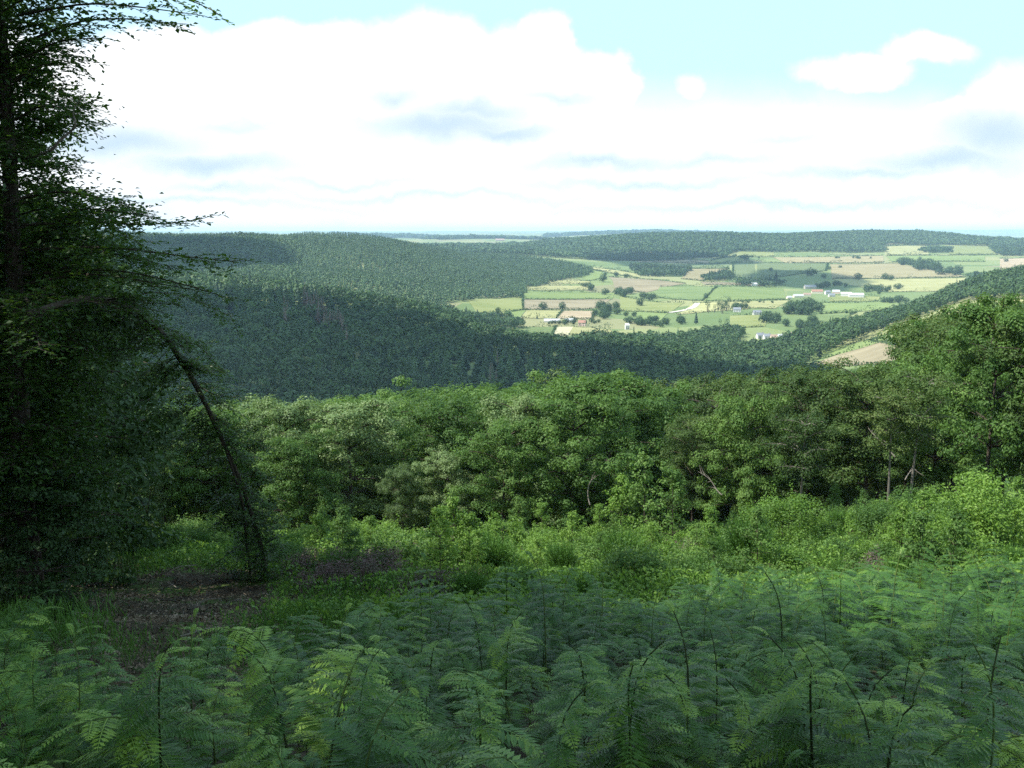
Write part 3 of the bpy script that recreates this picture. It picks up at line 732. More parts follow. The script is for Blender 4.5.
# small dense copses read as one mass
def copse(lab, quad, sp, con, tn=0.0, hb=(10, 15)):
    P = [ground(px, py, 900) for px, py in quad]
    poly = [(512 + p[0] / p[1] * F / CP, p[1]) for p in P]
    wood('copse', lab, poly, sp, lambda px, y: con + 0 * px, K=26, KC=18, hb=hb, tintf=lambda px, y: tn + 0 * px)
copse('dark square copse below the shaded far wood', [(628,267),(690,270),(682,277.5),(640,276)], 11, .25, -.1)
copse('small dark copse left of the shaded slope', [(706,276),(735,274),(734,280.5),(704,281)], 10, .2, -.12)
copse('dark belt of trees above the bright green field', [(738,281),(782,284),(782,287.5),(738,285)], 9, .2, -.12)
copse('dark copse on the terraced fields far right', [(922,250),(950,249),(950,253),(922,253)], 13, .2, -.08)
copse('pale green scrub at the foot of the right spur', [(968,276),(1000,273),(1000,288),(962,290)], 10, .0, .25, (8, 12))
copse('wood on the corner of the far right fields', [(990,246),(1060,246),(1060,257),(1000,256)], 13, .2, -.05)

# ================================================================== buildings
wall_m = {k: noise_mat('wall ' + k, [(.3, tuple(v * .9 for v in c)), (.7, c)], .5, .8) for k, c in
          {'white': (.62, .62, .60), 'cream': (.72, .66, .52), 'pink': (.66, .5, .44), 'stone': (.42, .38, .33)}.items()}
roof_m = {k: noise_mat('roof ' + k, [(.3, tuple(v * .8 for v in c)), (.7, c)], .6, .8) for k, c in
          {'slate': (.22, .24, .27), 'red': (.36, .20, .15), 'pale': (.5, .52, .54), 'brown': (.34, .25, .2), 'white': (.6, .6, .6)}.items()}
glass = noise_mat('dark window glass', [(.3, (.03, .035, .04)), (.7, (.06, .07, .08))], 1, .2)
def house(px, py, w_, d_, h_, rot, roof, wall, label, chim=True, wins=True, name='house', rh=.42):
    p = ground(px, py, 900)
    o = empty(name, (p[0], p[1], p[2] - .3), R(rot)); tag(o, label, 'house' if name == 'house' else 'barn')
    mb = MB(); box(mb, -w_/2, w_/2, -d_/2, d_/2, 0, h_)
    mb.add([(-w_/2, -d_/2, h_), (-w_/2, d_/2, h_), (-w_/2, 0, h_ + d_ * rh), (w_/2, -d_/2, h_), (w_/2, d_/2, h_), (w_/2, 0, h_ + d_ * rh)], [(0, 2, 1), (3, 4, 5)])
    mb.build('wall', wall_m[wall], o)
    ov = .4; t = .25; rz = h_ + d_ * rh; mb = MB(); e = d_/2 + ov; ez = h_ - ov * rh * 2
    for sgn in (1, -1):
        V = [(-w_/2-ov, sgn*e, ez+.02), (w_/2+ov, sgn*e, ez+.02), (w_/2+ov, 0, rz+.02), (-w_/2-ov, 0, rz+.02)]
        V += [(x, y, z + t) for x, y, z in V]
        mb.add(V, [(0, 1, 2, 3), (4, 5, 6, 7), (0, 1, 5, 4), (1, 2, 6, 5), (3, 0, 4, 7)])
    rf = mb.build('roof', roof_m[roof], o)
    if chim:
        mb = MB(); box(mb, w_ * .28, w_ * .28 + 1, -.5, .5, rz - 1, rz + 1.4); mb.build('chimney', wall_m['stone'], rf)
    if wins:
        for k in range(max(2, int(w_ // 4))):
            x = -w_/2 + (k + .5) * w_ / max(2, int(w_ // 4))
            for zz in ((1.2, 2.4), (3.6, 4.7)):
                if zz[1] > h_ - .2: continue
                mb = MB(); box(mb, x - .6, x + .6, -d_/2 - .06, -d_/2 + .05, zz[0], zz[1]); mb.build('window', glass, o)
        mb = MB(); box(mb, -.5, .5, -d_/2 - .08, -d_/2 + .05, 0.3, 2.2); mb.build('door', roof_m['brown'], o)
    return o
house(810,288.8,28,11,5,5,'slate','stone','long grey roofed barn standing above the other farm buildings',False,False,'barn')
house(817,293.5,24,10,5,-8,'red','cream','farm building under a long orange red roof',False,False,'barn')
house(827.5,294.5,12,8,6,12,'slate','white','white farmhouse with slate roof beside the red roofed building')
house(836,293.6,16,9,5,-14,'pale','pink','pinkish farm building with pale roof behind the sheds',False,False,'barn')
house(831.5,297,13,8,4.5,4,'slate','white','low white house in front of the farmhouse')
house(846,296.3,22,16,6,-18,'white','white','white farm shed left of the widest one',False,False,'barn',.2)
house(856,297.3,30,20,5.5,-12,'pale','white','widest pale farm shed at the right end of the farm',False,False,'barn',.2)
house(798,297.6,22,8,4,14,'pale','cream','low cream farm building at the left end of the farm',False,False,'barn')
house(807,296.2,16,8,4,-4,'brown','cream','cream farm building with brown roof left of the red roof',False,False,'barn')
house(789,299,10,7,3.6,20,'pale','cream','small cream shed lowest on the left side of the farm',False,False,'barn')
house(760,338.5,10,8,5,10,'slate','white','white village house at the left end of the row')
house(767,339.5,10,8,5,6,'slate','white','second village house from the left with slate roof')
house(774,340.5,10,8,5,-4,'brown','cream','cream village house with brown roof in the middle of the row')
house(781.5,340,11,8,5,2,'pale','cream','cream village house with pale roof right of the middle')
house(788.5,340.5,10,8,5.4,-10,'slate','white','white gabled village house near the right end')
house(795,338,11,8,5,-16,'brown','pink','pinkish village house at the right end behind the gabled one')
house(757,315,14,8,5,4,'slate','white','white house between the tall grove and the big grove')
house(737,312,13,8,5,-10,'slate','white','white house at the right side of the tall grove')
house(754,286,14,8,5,6,'pale','white','small white house by the dark belt of trees')
house(582,326,11,8,6,-12,'red','pink','pink house beside the yellow plots')
house(552,322.5,26,8,3,-3,'pale','cream','long pale shed below the pale yellow square field',False,False,'barn')
house(569,322,14,7,3.2,8,'pale','cream','short pale shed right of the longer one',False,False,'barn')
house(627,329.5,6,6,7,8,'white','white','tall narrow white house above the dark valley wood')
house(742,366,12,8,5,-8,'brown','stone','stone cottage alone in the dark valley wood',True,False)
o = house(500,241,60,24,6,3,'brown','stone','long low building far off beside the blue wood near the horizon',False,False,'barn')
# stone heap
p = ground(490, 333, 900); mb = MB()
n = 420; a = rng.uniform(0, 6.28, n); r = np.sqrt(rng.random(n)); hx = 17 * r * np.cos(a); hy = 26 * r * np.sin(a)
C = np.stack([p[0] + hx, p[1] + hy, hgt(p[0] + hx, p[1] + hy) + 2.2 * (1 - r) + .2], 1)
for i in range(n):
    s = rng.uniform(.5, 1.5); V = np.array([(x, y, z) for z in (-1, 1) for y in (-1, 1) for x in (-1, 1)], float) * s * .6 + rng.normal(0, .2 * s, (8, 3)) + C[i]
    mb.add(V, [(0, 2, 3, 1), (4, 5, 7, 6), (0, 1, 5, 4), (2, 6, 7, 3), (0, 4, 6, 2), (1, 3, 7, 5)])
o = mb.build('rubble_heap', noise_mat('pinkish stone', [(.3, (.3, .25, .25)), (.7, (.46, .40, .39))], .4)); tag(o, 'pinkish heap of rubble in the dull green field behind the dark wood', 'rubble heap', kind='stuff')

# ================================================================== dead conifers on the spur
def dead_mesh(seed):
    r_ = np.random.default_rng(seed); mb = MB()
    tube(mb, [(0, 0, -1), (.2, .1, 8), (0, 0, 22.5)], [.35, .25, .05], 5)
    for i in range(110):
        z = 3 + 19 * i / 110; L = 2.6 * (1.15 - z / 24) * r_.uniform(.6, 1.2); a = i * 2.4 + r_.normal(0, .3)
        d = np.array([math.cos(a), math.sin(a), -.25]); s = np.array([-math.sin(a), math.cos(a), 0]) * .34
        b = np.array([0, 0, z])
        mb.add([b - s, b + s, b + d * L + s * .4, b + d * L - s * .4 + (0, 0, .02)], [(0, 1, 2, 3)], r_.random())
    return mb.mesh('dead_conifer', M['dead_tree'])
DM = [dead_mesh(s) for s in range(4)]
dspots = [(300 + 40 * t_ + random.uniform(-7, 7), 1130 - 150 * t_ + random.uniform(-45, 45)) for t_ in [i / 44 for i in range(44)]]
dspots += [(282 + random.uniform(-5, 5), 1010 + random.uniform(-60, 60)) for i in range(6)]
dspots2 = [(492 + random.uniform(-9, 9), 900 + random.uniform(-70, 60)) for i in range(5)]
for k, (px, y) in enumerate(dspots + dspots2):
    p = gpt(px, y); o = bpy.data.objects.new('dead_conifer', DM[k % 4]); o.location = p; o.rotation_euler = (0, 0, k * 1.3)
    s_ = random.uniform(.85, 1.1) * (1 if k < len(dspots) else .78); o.scale = (s_ * 1.3, s_ * 1.3, s_); link(o)
    tag(o, 'standing dead grey brown conifer in the bare streak on the dark spur' if k < len(dspots) else 'standing dead conifer at the right tip of the dark spur', 'dead tree', 'dead conifers in the bare streak' if k < len(dspots) else 'dead conifers at the spur tip')

# ================================================================== clouds overhead (out of frame) whose shadows cross the valley
cm_, cn, co_ = new_mat('white cloud'); cd = cn.nodes.new('ShaderNodeBsdfDiffuse'); cd.inputs[0].default_value = (.9, .9, .92, 1); cn.links.new(cd.outputs[0], co_.inputs[0])
def cloud(tx, ty, tz, rx, ry, label, alt=1500, seed=0):
    r_ = np.random.default_rng(seed); c = np.array([tx, ty, tz]) + SUN * (alt - tz) / SUN[2]
    mb = MB()
    nu, nv = 72, 36
    u = np.linspace(0, 2 * np.pi, nu, endpoint=False); v = np.linspace(-np.pi / 2, np.pi / 2, nv)
    U, Vv = np.meshgrid(u, v); d = np.stack([np.cos(Vv) * np.cos(U), np.cos(Vv) * np.sin(U), np.sin(Vv)], -1)
    q = 1 + .42 * (vnoise(d[..., 0] * 2.2 + seed * 9, d[..., 1] * 2.2 + d[..., 2] * 2, seed) - .5) + .28 * (vnoise(d[..., 0] * 5 + seed, d[..., 1] * 5 + d[..., 2] * 5, seed + 1) - .5)
    Pp = d * q[..., None] * np.array([rx, ry, min(rx, ry) * .35]); Pp[..., 2] = np.maximum(Pp[..., 2], -min(rx, ry) * .10)
    Pp = (Pp + c).reshape(-1, 3); idx = np.arange(nu * nv).reshape(nv, nu); nx = np.roll(idx, -1, axis=1)
    mb.add(Pp, np.stack([idx[:-1], nx[:-1], nx[1:], idx[1:]], -1).reshape(-1, 4))
    o = mb.build('cloud', cm_, None, True); tag(o, label, 'cloud', kind='stuff')
    e = math.degrees(math.atan2(c[2] - min(rx, ry) * .2, max(c[1] + ry, 1))); print('cloud', c, 'lowest elevation', e)
cloud(-190, 800, -120, 560, 300, 'white cumulus whose shadow lies on the nearer wooded spur', seed=1)
cloud(560, 3560, -95, 250, 330, 'white cumulus shading the far wood and brown strip', 2900, seed=2)
cloud(760, 2700, -120, 150, 260, 'white cumulus shading the slope above the farm', 2600, seed=3)
cloud(-760, 2180, -60, 260, 320, 'white cumulus shading the left flank of the long hill', 2200, seed=4)
# ================================================================== the wood below the clearing
def crown_tree(seed, H, Rad, leafmat, barkmat, nleaf, leafL, base=.14, nlimb=26, droop=.1, shape='round', tr=.016, clump=1.15, flat=.6):
    """trunk + limbs in one mesh, leaves in clumps round the limb ends in another"""
    global rng
    keep = rng; rng = np.random.default_rng(seed)
    tb = MB(); lb = MB()
    lean = rng.normal(0, .03 * H, 2)
    tp = smooth_path([(0, 0, -1.2), (lean[0] * .2, lean[1] * .2, H * .3), (lean[0] * .5, lean[1] * .7, H * .6), (lean[0], lean[1], H * .88)], 10)
    tube(tb, tp, np.linspace(H * tr, H * .003, 10), 7)
    cl = []
    for i in range(nlimb):
        u = base + (.95 - base) * ((i + rng.random() * .7) / nlimb)
        k = min(int(u * .95 * 9 + .5), 9); p0 = tp[np.clip(int(round(((u * H + 1.2) / (H * .88 + 1.2)) * 9)), 0, 9)]
        v = (u - base) / (1 - base)
        if shape == 'round': pr = math.sqrt(max(0.02, 1 - ((v - .42) / .62) ** 2))
        elif shape == 'cone': pr = 1.05 - v * .95
        else: pr = (.55 + .45 * v) if v < .6 else math.sqrt(max(.02, 1 - ((v - .6) / .42) ** 2))
        L = Rad * pr * rng.uniform(.72, 1.12); a = i * 2.399 + rng.normal(0, .35)
        d = np.array([math.cos(a), math.sin(a), rng.uniform(.05, .55) + v * .4 - droop]); 
        path = smooth_path([p0, p0 + d * L * .5 + (0, 0, .05 * L), p0 + np.array([d[0], d[1], d[2] * .55]) * L], 6)
        tube(tb, path, np.linspace(H * .0055, H * .0015, 6), 4)
        cl.append((path[-1], 1.0)); cl.append((path[3] + rng.normal(0, .3, 3), .85))
        for j in range(3):
            q = path[rng.integers(2, 6)]; sd = rng.normal(0, 1, 3) * np.array([1, 1, .5]); sd /= np.linalg.norm(sd)
            e = q + sd * L * .36
            tube(tb, smooth_path([q, (q + e) / 2 + (0, 0, .1), e], 4), np.linspace(H * .002, H * .0008, 4), 3, cap=False)
            cl.append((e, .9))
    cl.append((tp[-1] - (0, 0, H * .02), 1.1))
    m = len(cl); per = max(8, nleaf // m); rc = clump * Rad * .26
    C = np.array([c[0] for c in cl]); w_ = np.array([c[1] for c in cl])
    ctint = .42 + rng.normal(0, .13, m)
    d = rng.normal(0, 1, (m, per, 3)); d /= np.linalg.norm(d, axis=2, keepdims=True)
    rr = rng.random((m, per, 1)) ** .45
    ro = rc * w_[:, None, None] * rng.uniform(.8, 1.3, (m, 1, 1))
    P = C[:, None, :] + d * rr * ro * np.array([1, 1, flat])
    axis = P - np.array([lean[0] * .5, lean[1] * .5, H * .5]); axis /= np.linalg.norm(axis, axis=2, keepdims=True)
    nd = d * .85 + axis * .25 + np.array([0, 0, .45])
    a, b, N = frames(m * per, nd.reshape(-1, 3), .24)
    leaves(lb, P.reshape(-1, 3), a, b, N, leafL * rng.uniform(.7, 1.3, m * per), leafL * .62 * rng.uniform(.7, 1.2, m * per), np.repeat(ctint, per) + rng.normal(0, .12, m * per))
    rng = keep
    return tb.mesh('trunk', barkmat), lb.mesh('crown', leafmat)
V = {}
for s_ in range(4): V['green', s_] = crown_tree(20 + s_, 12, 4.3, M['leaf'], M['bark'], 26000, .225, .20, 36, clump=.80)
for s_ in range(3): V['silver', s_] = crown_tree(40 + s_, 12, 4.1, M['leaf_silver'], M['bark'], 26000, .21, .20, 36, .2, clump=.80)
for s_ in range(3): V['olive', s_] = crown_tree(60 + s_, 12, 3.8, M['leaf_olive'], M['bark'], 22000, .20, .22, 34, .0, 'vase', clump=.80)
V['sprout', 0] = crown_tree(80, 12, 3.9, M['shrub'], M['bark'], 5200, .42, .06, 24, .0)
for s_ in range(2): V['slim', s_] = crown_tree(90 + s_, 12, 2.6, M['leaf_olive'], M['bark_pale'], 6500, .2, .5, 18, .0, 'round', .012)
ntree = 0
def plant(kind, x, y, H, name, label, cat, group=None, rz=None, wid=1.0):
    global ntree
    ks = [k for k in V if k[0] == kind]; tm, cm = V[ks[ntree % len(ks)]]; ntree += 1
    o = empty(name, (x, y, float(hgt(x, y))), random.uniform(0, 6.28) if rz is None else rz, H / 12)
    o.scale = (H / 12 * wid, H / 12 * wid, H / 12)
    tag(o, label, cat, group)
    link(bpy.data.objects.new('trunk', tm), o); link(bpy.data.objects.new('crown', cm), o)
    return o
SKYL = [(-200, 420), (100, 418), (180, 413), (230, 404), (300, 397), (340, 400), (400, 396), (440, 396), (475, 387), (520, 388), (560, 384), (610, 379), (645, 380), (680, 396), (715, 396), (745, 384), (765, 378), (800, 378), (832, 374), (883, 367), (930, 366), (950, 345), (962, 326), (985, 311), (1010, 304), (1040, 306), (1200, 300)]
def skyl(px): return float(np.interp(px, *zip(*SKYL)))
def hmax(x, y):
    px = 512 + x / y * F / CP
    return (-(skyl(px) - 232) / F * y - float(hgt(x, y))) * 1.015
FEATURE = [ # px, y, fraction of the height to the skyline, kind, label, width
 (612, 71, .98, 'green', 'large round bright green tree in the middle of the wood edge', 1.15),
 (1003, 52, 1.0, 'green', 'tallest dark green tree at the right edge of the wood', .8),
 (1062, 50, .92, 'olive', 'olive tree half cut by the right edge of the photo', 1.0),
 (445, 60, .62, 'silver', 'small pale drooping tree standing before the dark middle of the wood', .95),
 (398, 59.5, .50, 'silver', 'lowest pale grey green tree left of the small drooping one', .8),
 (345, 64, .97, 'silver', 'broad silvery tree in the sunlit left part of the wood edge', 1.15),
 (268, 64, .96, 'silver', 'silvery tree just right of the arched stem', 1.05),
 (205, 62, .93, 'green', 'sunlit green tree seen left of the arched stem', 1.0),
 (150, 62, .86, 'silver', 'pale sunlit tree beside the dark left hand trees', .9),
 (520, 66, .92, 'silver', 'greyish tree left of the large round bright green one', .9),
 (700, 62, .78, 'olive', 'low dark olive tree right of the large round one', .9),
 (752, 60, .88, 'green', 'dark green pointed tree in the right half of the wood edge', .8),
 (820, 62, .98, 'olive', 'olive brown tree with pale limbs right of the dark pointed one', 1.1),
 (880, 58, .96, 'olive', 'broad olive tree with bare pale twigs near the right', 1.15),
 (925, 46, .97, 'slim', 'slim tree with pale bare trunk near the right edge', 1.0),
 (903, 45.5, .84, 'slim', 'lower slim pale stemmed tree left of the slim bare trunk', 1.0),
 (812, 49, .80, 'slim', 'slim pale stemmed tree before the olive brown one', 1.0),
]
placed = []
for px, y, fr_, kd, lab, wd in FEATURE:
    x = tpx(px) * y; placed.append((x, y))
    plant(kd, x, y, hmax(x, y) * fr_, 'broadleaf_tree', lab, 'tree', None, None, wd)
rows = [(61, 5.2, .68, .93), (67, 5.4, .76, .99), (74, 5.8, .84, 1.0), (82, 6.2, .9, 1.0), (92, 7, .92, 1.0), (104, 8, .92, 1.0), (120, 9, .93, 1.0), (140, 10.5, .93, 1.0)]
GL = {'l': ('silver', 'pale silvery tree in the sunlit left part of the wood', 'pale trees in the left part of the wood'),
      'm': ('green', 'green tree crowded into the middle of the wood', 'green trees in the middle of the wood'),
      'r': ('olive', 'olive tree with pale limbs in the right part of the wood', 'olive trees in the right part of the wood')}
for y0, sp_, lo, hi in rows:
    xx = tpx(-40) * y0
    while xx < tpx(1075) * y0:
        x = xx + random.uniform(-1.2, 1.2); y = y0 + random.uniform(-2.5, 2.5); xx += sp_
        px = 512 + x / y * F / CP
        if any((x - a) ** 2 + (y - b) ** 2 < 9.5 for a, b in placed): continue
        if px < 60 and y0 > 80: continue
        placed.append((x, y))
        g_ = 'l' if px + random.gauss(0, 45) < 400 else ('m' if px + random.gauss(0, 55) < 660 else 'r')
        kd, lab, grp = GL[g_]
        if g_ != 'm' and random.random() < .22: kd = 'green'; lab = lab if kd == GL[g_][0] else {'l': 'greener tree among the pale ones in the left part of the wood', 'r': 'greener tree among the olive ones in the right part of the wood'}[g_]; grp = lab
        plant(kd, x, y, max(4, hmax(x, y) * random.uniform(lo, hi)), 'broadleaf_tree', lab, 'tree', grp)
print('wood trees', len(placed))
# trees round the viewpoint, whose shade lies on the foreground
for x, y, H in [(-11.5, 2, 21), (-9, -3.5, 24), (-18.5, 7, 23), (-17.5, 1, 25), (-21, 13, 24), (-14, -7, 25), (-4, -9, 23)]:
    o = plant('green', x, y, H, 'shade_tree', 'tall broadleaf tree at the wood margin beside the viewpoint', 'tree', 'tall trees round the viewpoint', None, .72)

# dead pale branches hanging in the right part of the wood
def branch_mesh(seed, L, r0, n=4, name='branch', mat=None):
    r_ = np.random.default_rng(seed); mb = MB()
    pts = [np.zeros(3)]; d = np.array([1, 0, .25])
    for i in range(6): d = d + r_.normal(0, .22, 3); d /= np.linalg.norm(d); pts.append(pts[-1] + d * L / 6)
    P = smooth_path(pts, 9); tube(mb, P, np.linspace(r0, r0 * .25, 9), 5)
    for k in range(n):
        i = r_.integers(2, 8); e = r_.normal(0, 1, 3) * .6 + (P[i] - P[i - 1]) / np.linalg.norm(P[i] - P[i - 1]); e /= np.linalg.norm(e)
        Q = smooth_path([P[i], P[i] + e * L * .12, P[i] + e * L * .28 + r_.normal(0, .05 * L, 3)], 5); tube(mb, Q, np.linspace(r0 * .5, r0 * .12, 5), 4)
    return mb.mesh(name, mat or M['dead'])
for k, (px, py, y, L, a, tl, lab) in enumerate([(895, 457, 50, 2.6, 2.8, .6, 'bare pale broken branch leaning in the right part of the wood'), (905, 480, 50, 2.2, 1.2, 1.0, 'second bare pale branch below the broken one'), (722, 495, 54, 2.4, 2.6, .7, 'thin pale dead branch at the foot of the dark pointed tree'), (590, 505, 55, 2.4, 2.4, .9, 'pale crooked dead branch under the large round tree')]):
    p = at(px, py, y); o = bpy.data.objects.new('dead_branch', branch_mesh(300 + k, L * .8, .032, 5)); o.location = p; o.rotation_euler = (0, -tl, a); link(o); tag(o, lab, 'dead branch')

# ================================================================== shrubs in the clearing
def broom_mesh(seed, H=1.5, n=1300):
    r_ = np.random.default_rng(seed); mb = MB()
    a = r_.uniform(0, 6.28, n); rad = np.sqrt(r_.random(n)) * .5; sp_ = r_.uniform(.1, 1.25, n)
    B = np.stack([rad * .45 * np.cos(a), rad * .45 * np.sin(a), r_.uniform(0, .35, n) * H], 1)
    L = H * r_.uniform(.35, .85, n) * (1.1 - .35 * sp_)
    d = np.stack([np.cos(a) * sp_ * .75, np.sin(a) * sp_ * .75, np.ones(n)], 1) + r_.normal(0, .14, (n, 3)); d /= np.linalg.norm(d, axis=1, keepdims=True)
    s = np.cross(d, r_.normal(0, 1, (n, 3))); s /= np.linalg.norm(s, axis=1, keepdims=True)
    T = B + d * L[:, None]; md = B + d * L[:, None] * .6 + r_.normal(0, .03, (n, 3))
    w_ = .011
    mb.add(np.stack([B - s * w_ * .5, B + s * w_ * .5, md + s * w_, T, md - s * w_], 1).reshape(-1, 3)[..., :], (np.arange(n)[:, None] * 5 + np.array([[0, 1, 2, 4]])), .4 + r_.normal(0, .15, n))
    mb.t.append(np.arange(n)[:, None] * 5 + np.array([[4, 2, 3]])); mb.tt.append(.5 + r_.normal(0, .15, n))
    # tiny leaves along the twigs
    m_ = 5200; k = r_.integers(0, n, m_); u = r_.uniform(.3, 1, m_)[:, None]
    global rng
    keep = rng; rng = r_
    C = B[k] * (1 - u) + T[k] * u + r_.normal(0, .03, (m_, 3)); A_, B_, N_ = frames(m_, np.array([[0, 0, .5]]) + np.zeros((m_, 3)), .7)
    leaves(mb, C, A_, B_, N_, .06, .026, .5 + r_.normal(0, .15, m_)); rng = keep
    return mb.mesh('twigs', M['broom'])
def stems_mesh(seed, H, n=7):
    r_ = np.random.default_rng(seed); mb = MB()
    for i in range(n):
        a = r_.uniform(0, 6.28); e = np.array([math.cos(a) * .35 * H, math.sin(a) * .35 * H, H * r_.uniform(.5, .8)])
        tube(mb, smooth_path([(0, 0, -.15), e * np.array([.3, .3, .6]), e], 6), np.linspace(.016, .005, 6), 4)
    return mb.mesh('stems', M['bark'])
def bush_mesh(seed, H, Rr, mat, n, L):
    global rng
    keep = rng; rng = np.random.default_rng(seed); mb = MB(); m = 26 if H < 2 else 60
    c = rng.normal(0, 1, (m, 3)); c /= np.linalg.norm(c, axis=1, keepdims=True); c[:, 2] = np.abs(c[:, 2])
    c = c * rng.uniform(.55, 1, (m, 1)) * np.array([Rr, Rr, H * .72]) + np.array([0, 0, H * .12])
    per = n // m; d = rng.normal(0, 1, (m, per, 3)); d /= np.linalg.norm(d, axis=2, keepdims=True)
    P = c[:, None] + d * (rng.random((m, per, 1)) ** .4) * Rr * (.36 if H < 2 else .27) * np.array([1, 1, .8]); P[..., 2] = np.maximum(P[..., 2], .03)
    A_, B_, N_ = frames(m * per, (d * .5 + np.array([0, 0, .7])).reshape(-1, 3), .45)
    leaves(mb, P.reshape(-1, 3), A_, B_, N_, L * rng.uniform(.7, 1.3, m * per), L * .6, np.repeat(.45 + rng.normal(0, .12, m), per) + rng.normal(0, .1, m * per))
    for k in range(10):   # shoots that stick out of the top
        b_ = c[rng.integers(0, m)]; t_ = b_ + np.array([rng.normal(0, .15), rng.normal(0, .15), H * .4]); q = rng.random(16)[:, None]
        A_, B_, N_ = frames(16, np.zeros((16, 3)) + (0, 0, .6), .6); leaves(mb, b_ * (1 - q) + t_ * q + rng.normal(0, .04, (16, 3)), A_, B_, N_, L, L * .55, .6)
    rng = keep
    return mb.mesh('foliage', mat)
BRM = [(broom_mesh(s), stems_mesh(s, 1.6)) for s in (1, 2, 3)]
BSH = {'lime': [(bush_mesh(s, 1.3, .9, M['shrub'], 1900, .095), stems_mesh(s, 1.2)) for s in (11, 12, 13)],
       'green': [(bush_mesh(s, 1.2, .95, M['leaf'], 1900, .095), stems_mesh(s, 1.1)) for s in (14, 15, 16)],
       'big': [(bush_mesh(s, 2.5, 1.9, M['shrub'] if s < 21 else M['leaf'], 9000, .105), stems_mesh(s, 2.2)) for s in (19, 20, 21)],
       'pink': [(bush_mesh(s, .7, .6, M['heather'], 1500, .05), stems_mesh(s, .6)) for s in (17, 18)]}
SAP = [crown_tree(s, 3, .85, M['shrub'] if s % 2 else M['leaf'], M['bark'], 1800, .10, .12, 16, .0, 'cone', .009, 1.0, .8) for s in (31, 32, 33, 34)]
nsh = 0
def shrub(meshes, x, y, sc, name, pn, label, cat, group=None, zs=1.0):
    global nsh
    a_, b_ = meshes[nsh % len(meshes)]; nsh += 1
    o = empty(name, (x, y, float(hgt(x, y))), random.uniform(0, 6.28), sc); o.scale = (sc, sc, sc * zs); tag(o, label, cat, group)
    link(bpy.data.objects.new(pn[0], a_), o); link(bpy.data.objects.new(pn[1], b_), o)
    return o
def dirt(x, y):
    """how bare the ground is (1 = bare litter patch on the left)"""
    px = 512 + x / np.maximum(y, 1) * F / CP
    d1 = 1 - ((px - 145) / 175.) ** 2 - ((y - 20.5) / 9.5) ** 2
    return np.clip(d1 * 1.6 + (vnoise(x / 1.3, y / 1.3, 21) - .5) * .9, 0, 1)
def spx(px, y): return tpx(px) * y
FSH = [ # px, y, kind, scale, label
 (490, 27, 'broom', 1.0, 'dark rounded broom bush alone in the middle of the clearing'),
 (628, 26, 'broom', .95, 'dark rounded broom bush right of the middle one'),
 (565, 29, 'broom', .75, 'smaller broom bush between the two dark rounded ones'),
 (760, 30, 'broom', 1.15, 'wide broom bush before the right part of the wood'),
 (325, 42, 'big', .74, 'bright lime bush at the left end of the sunlit strip'),
 (372, 43, 'lime', 1.3, 'lime bush right beside the one at the end of the sunlit strip'),
 (500, 44, 'lime', 1.25, 'bright bush at the clearing edge below the small drooping tree'),
 (650, 42, 'sap', 1.45, 'tall bushy sapling before the dark gap right of the round tree'),
 (625, 43, 'sap', 1.2, 'shorter sapling left of the tall bushy one'),
 (680, 40, 'sap', 1.2, 'sapling right of the tall bushy one'),
 (795, 40, 'big', 1.0, 'large green bush in front of the olive brown tree'),
 (915, 36, 'big', .92, 'large bush in front of the slim pale trunk'),
 (1000, 32, 'big', 1.08, 'largest leafy bush at the right edge of the clearing'),
 (955, 29, 'big', .72, 'dark leafy bush left of the largest one'),
 (215, 50, 'big', .8, 'small sunlit bush behind the arched stem'),
 (175, 52, 'green', 1.4, 'green bush at the foot of the pale trunk on the left'),
 (340, 25, 'pink', 1.4, 'dull pinkish clump in the left of the clearing'),
 (372, 27, 'pink', 1.3, 'second pinkish clump right of the first'),
 (310, 23, 'pink', 1.1, 'lowest pinkish clump near the arched stem'),
 (700, 33, 'pink', 1.3, 'greyish pink bramble patch in the right of the clearing')]
KN = {'big': (lambda: BSH['big'], 'leafy_bush', ('foliage', 'stems'), 'bush'), 'broom': (lambda: BRM, 'broom_bush', ('twigs', 'stems'), 'bush'), 'lime': (lambda: BSH['lime'], 'leafy_bush', ('foliage', 'stems'), 'bush'), 'green': (lambda: BSH['green'], 'bramble_bush', ('foliage', 'stems'), 'bush'),
      'pink': (lambda: BSH['pink'], 'heather_clump', ('foliage', 'stems'), 'shrub'), 'sap': (lambda: SAP, 'sapling', ('trunk', 'crown'), 'sapling')}
for px, y, kd, sc, lab in FSH:
    f_, nm, pn, ct = KN[kd]; shrub(f_(), spx(px, y), y, sc, nm, pn, lab, ct)
RND = [('broom', 52, 17, 46, .35, .7, 'feathery green broom bush among the clearing growth', 'broom bushes scattered in the clearing'),
       ('lime', 70, 26, 52, .5, 1.1, 'bright leafy bush among the sunlit growth of the clearing', 'bright bushes of the sunlit strip'),
       ('green', 76, 20, 52, .45, 1.05, 'low dark green bramble mound among the clearing growth', 'bramble mounds scattered in the clearing'),
       ('sap', 44, 20, 50, .4, .85, 'slender young sapling among the clearing growth', 'saplings scattered in the clearing'),
       ('pink', 30, 18, 34, .6, 1.2, 'dull pinkish heath clump among the clearing growth', 'pinkish clumps in the clearing')]
for kd, n, ya, yb, sa, sb, lab, grp in RND:
    f_, nm, pn, ct = KN[kd]; k = 0; tries = 0
    while k < n and tries < 4000:
        tries += 1
        y = random.uniform(ya, yb); px = random.uniform(150 if kd in ('green', 'broom') else 260, 1045)
        if kd == 'pink': px = random.uniform(280, 480) if random.random() < .7 else random.uniform(650, 950)
        x = spx(px, y)
        if float(dirt(np.array(x), np.array(y))) > .12: continue
        k += 1; shrub(f_(), x, y, random.uniform(sa, sb), nm, pn, lab, ct, grp)

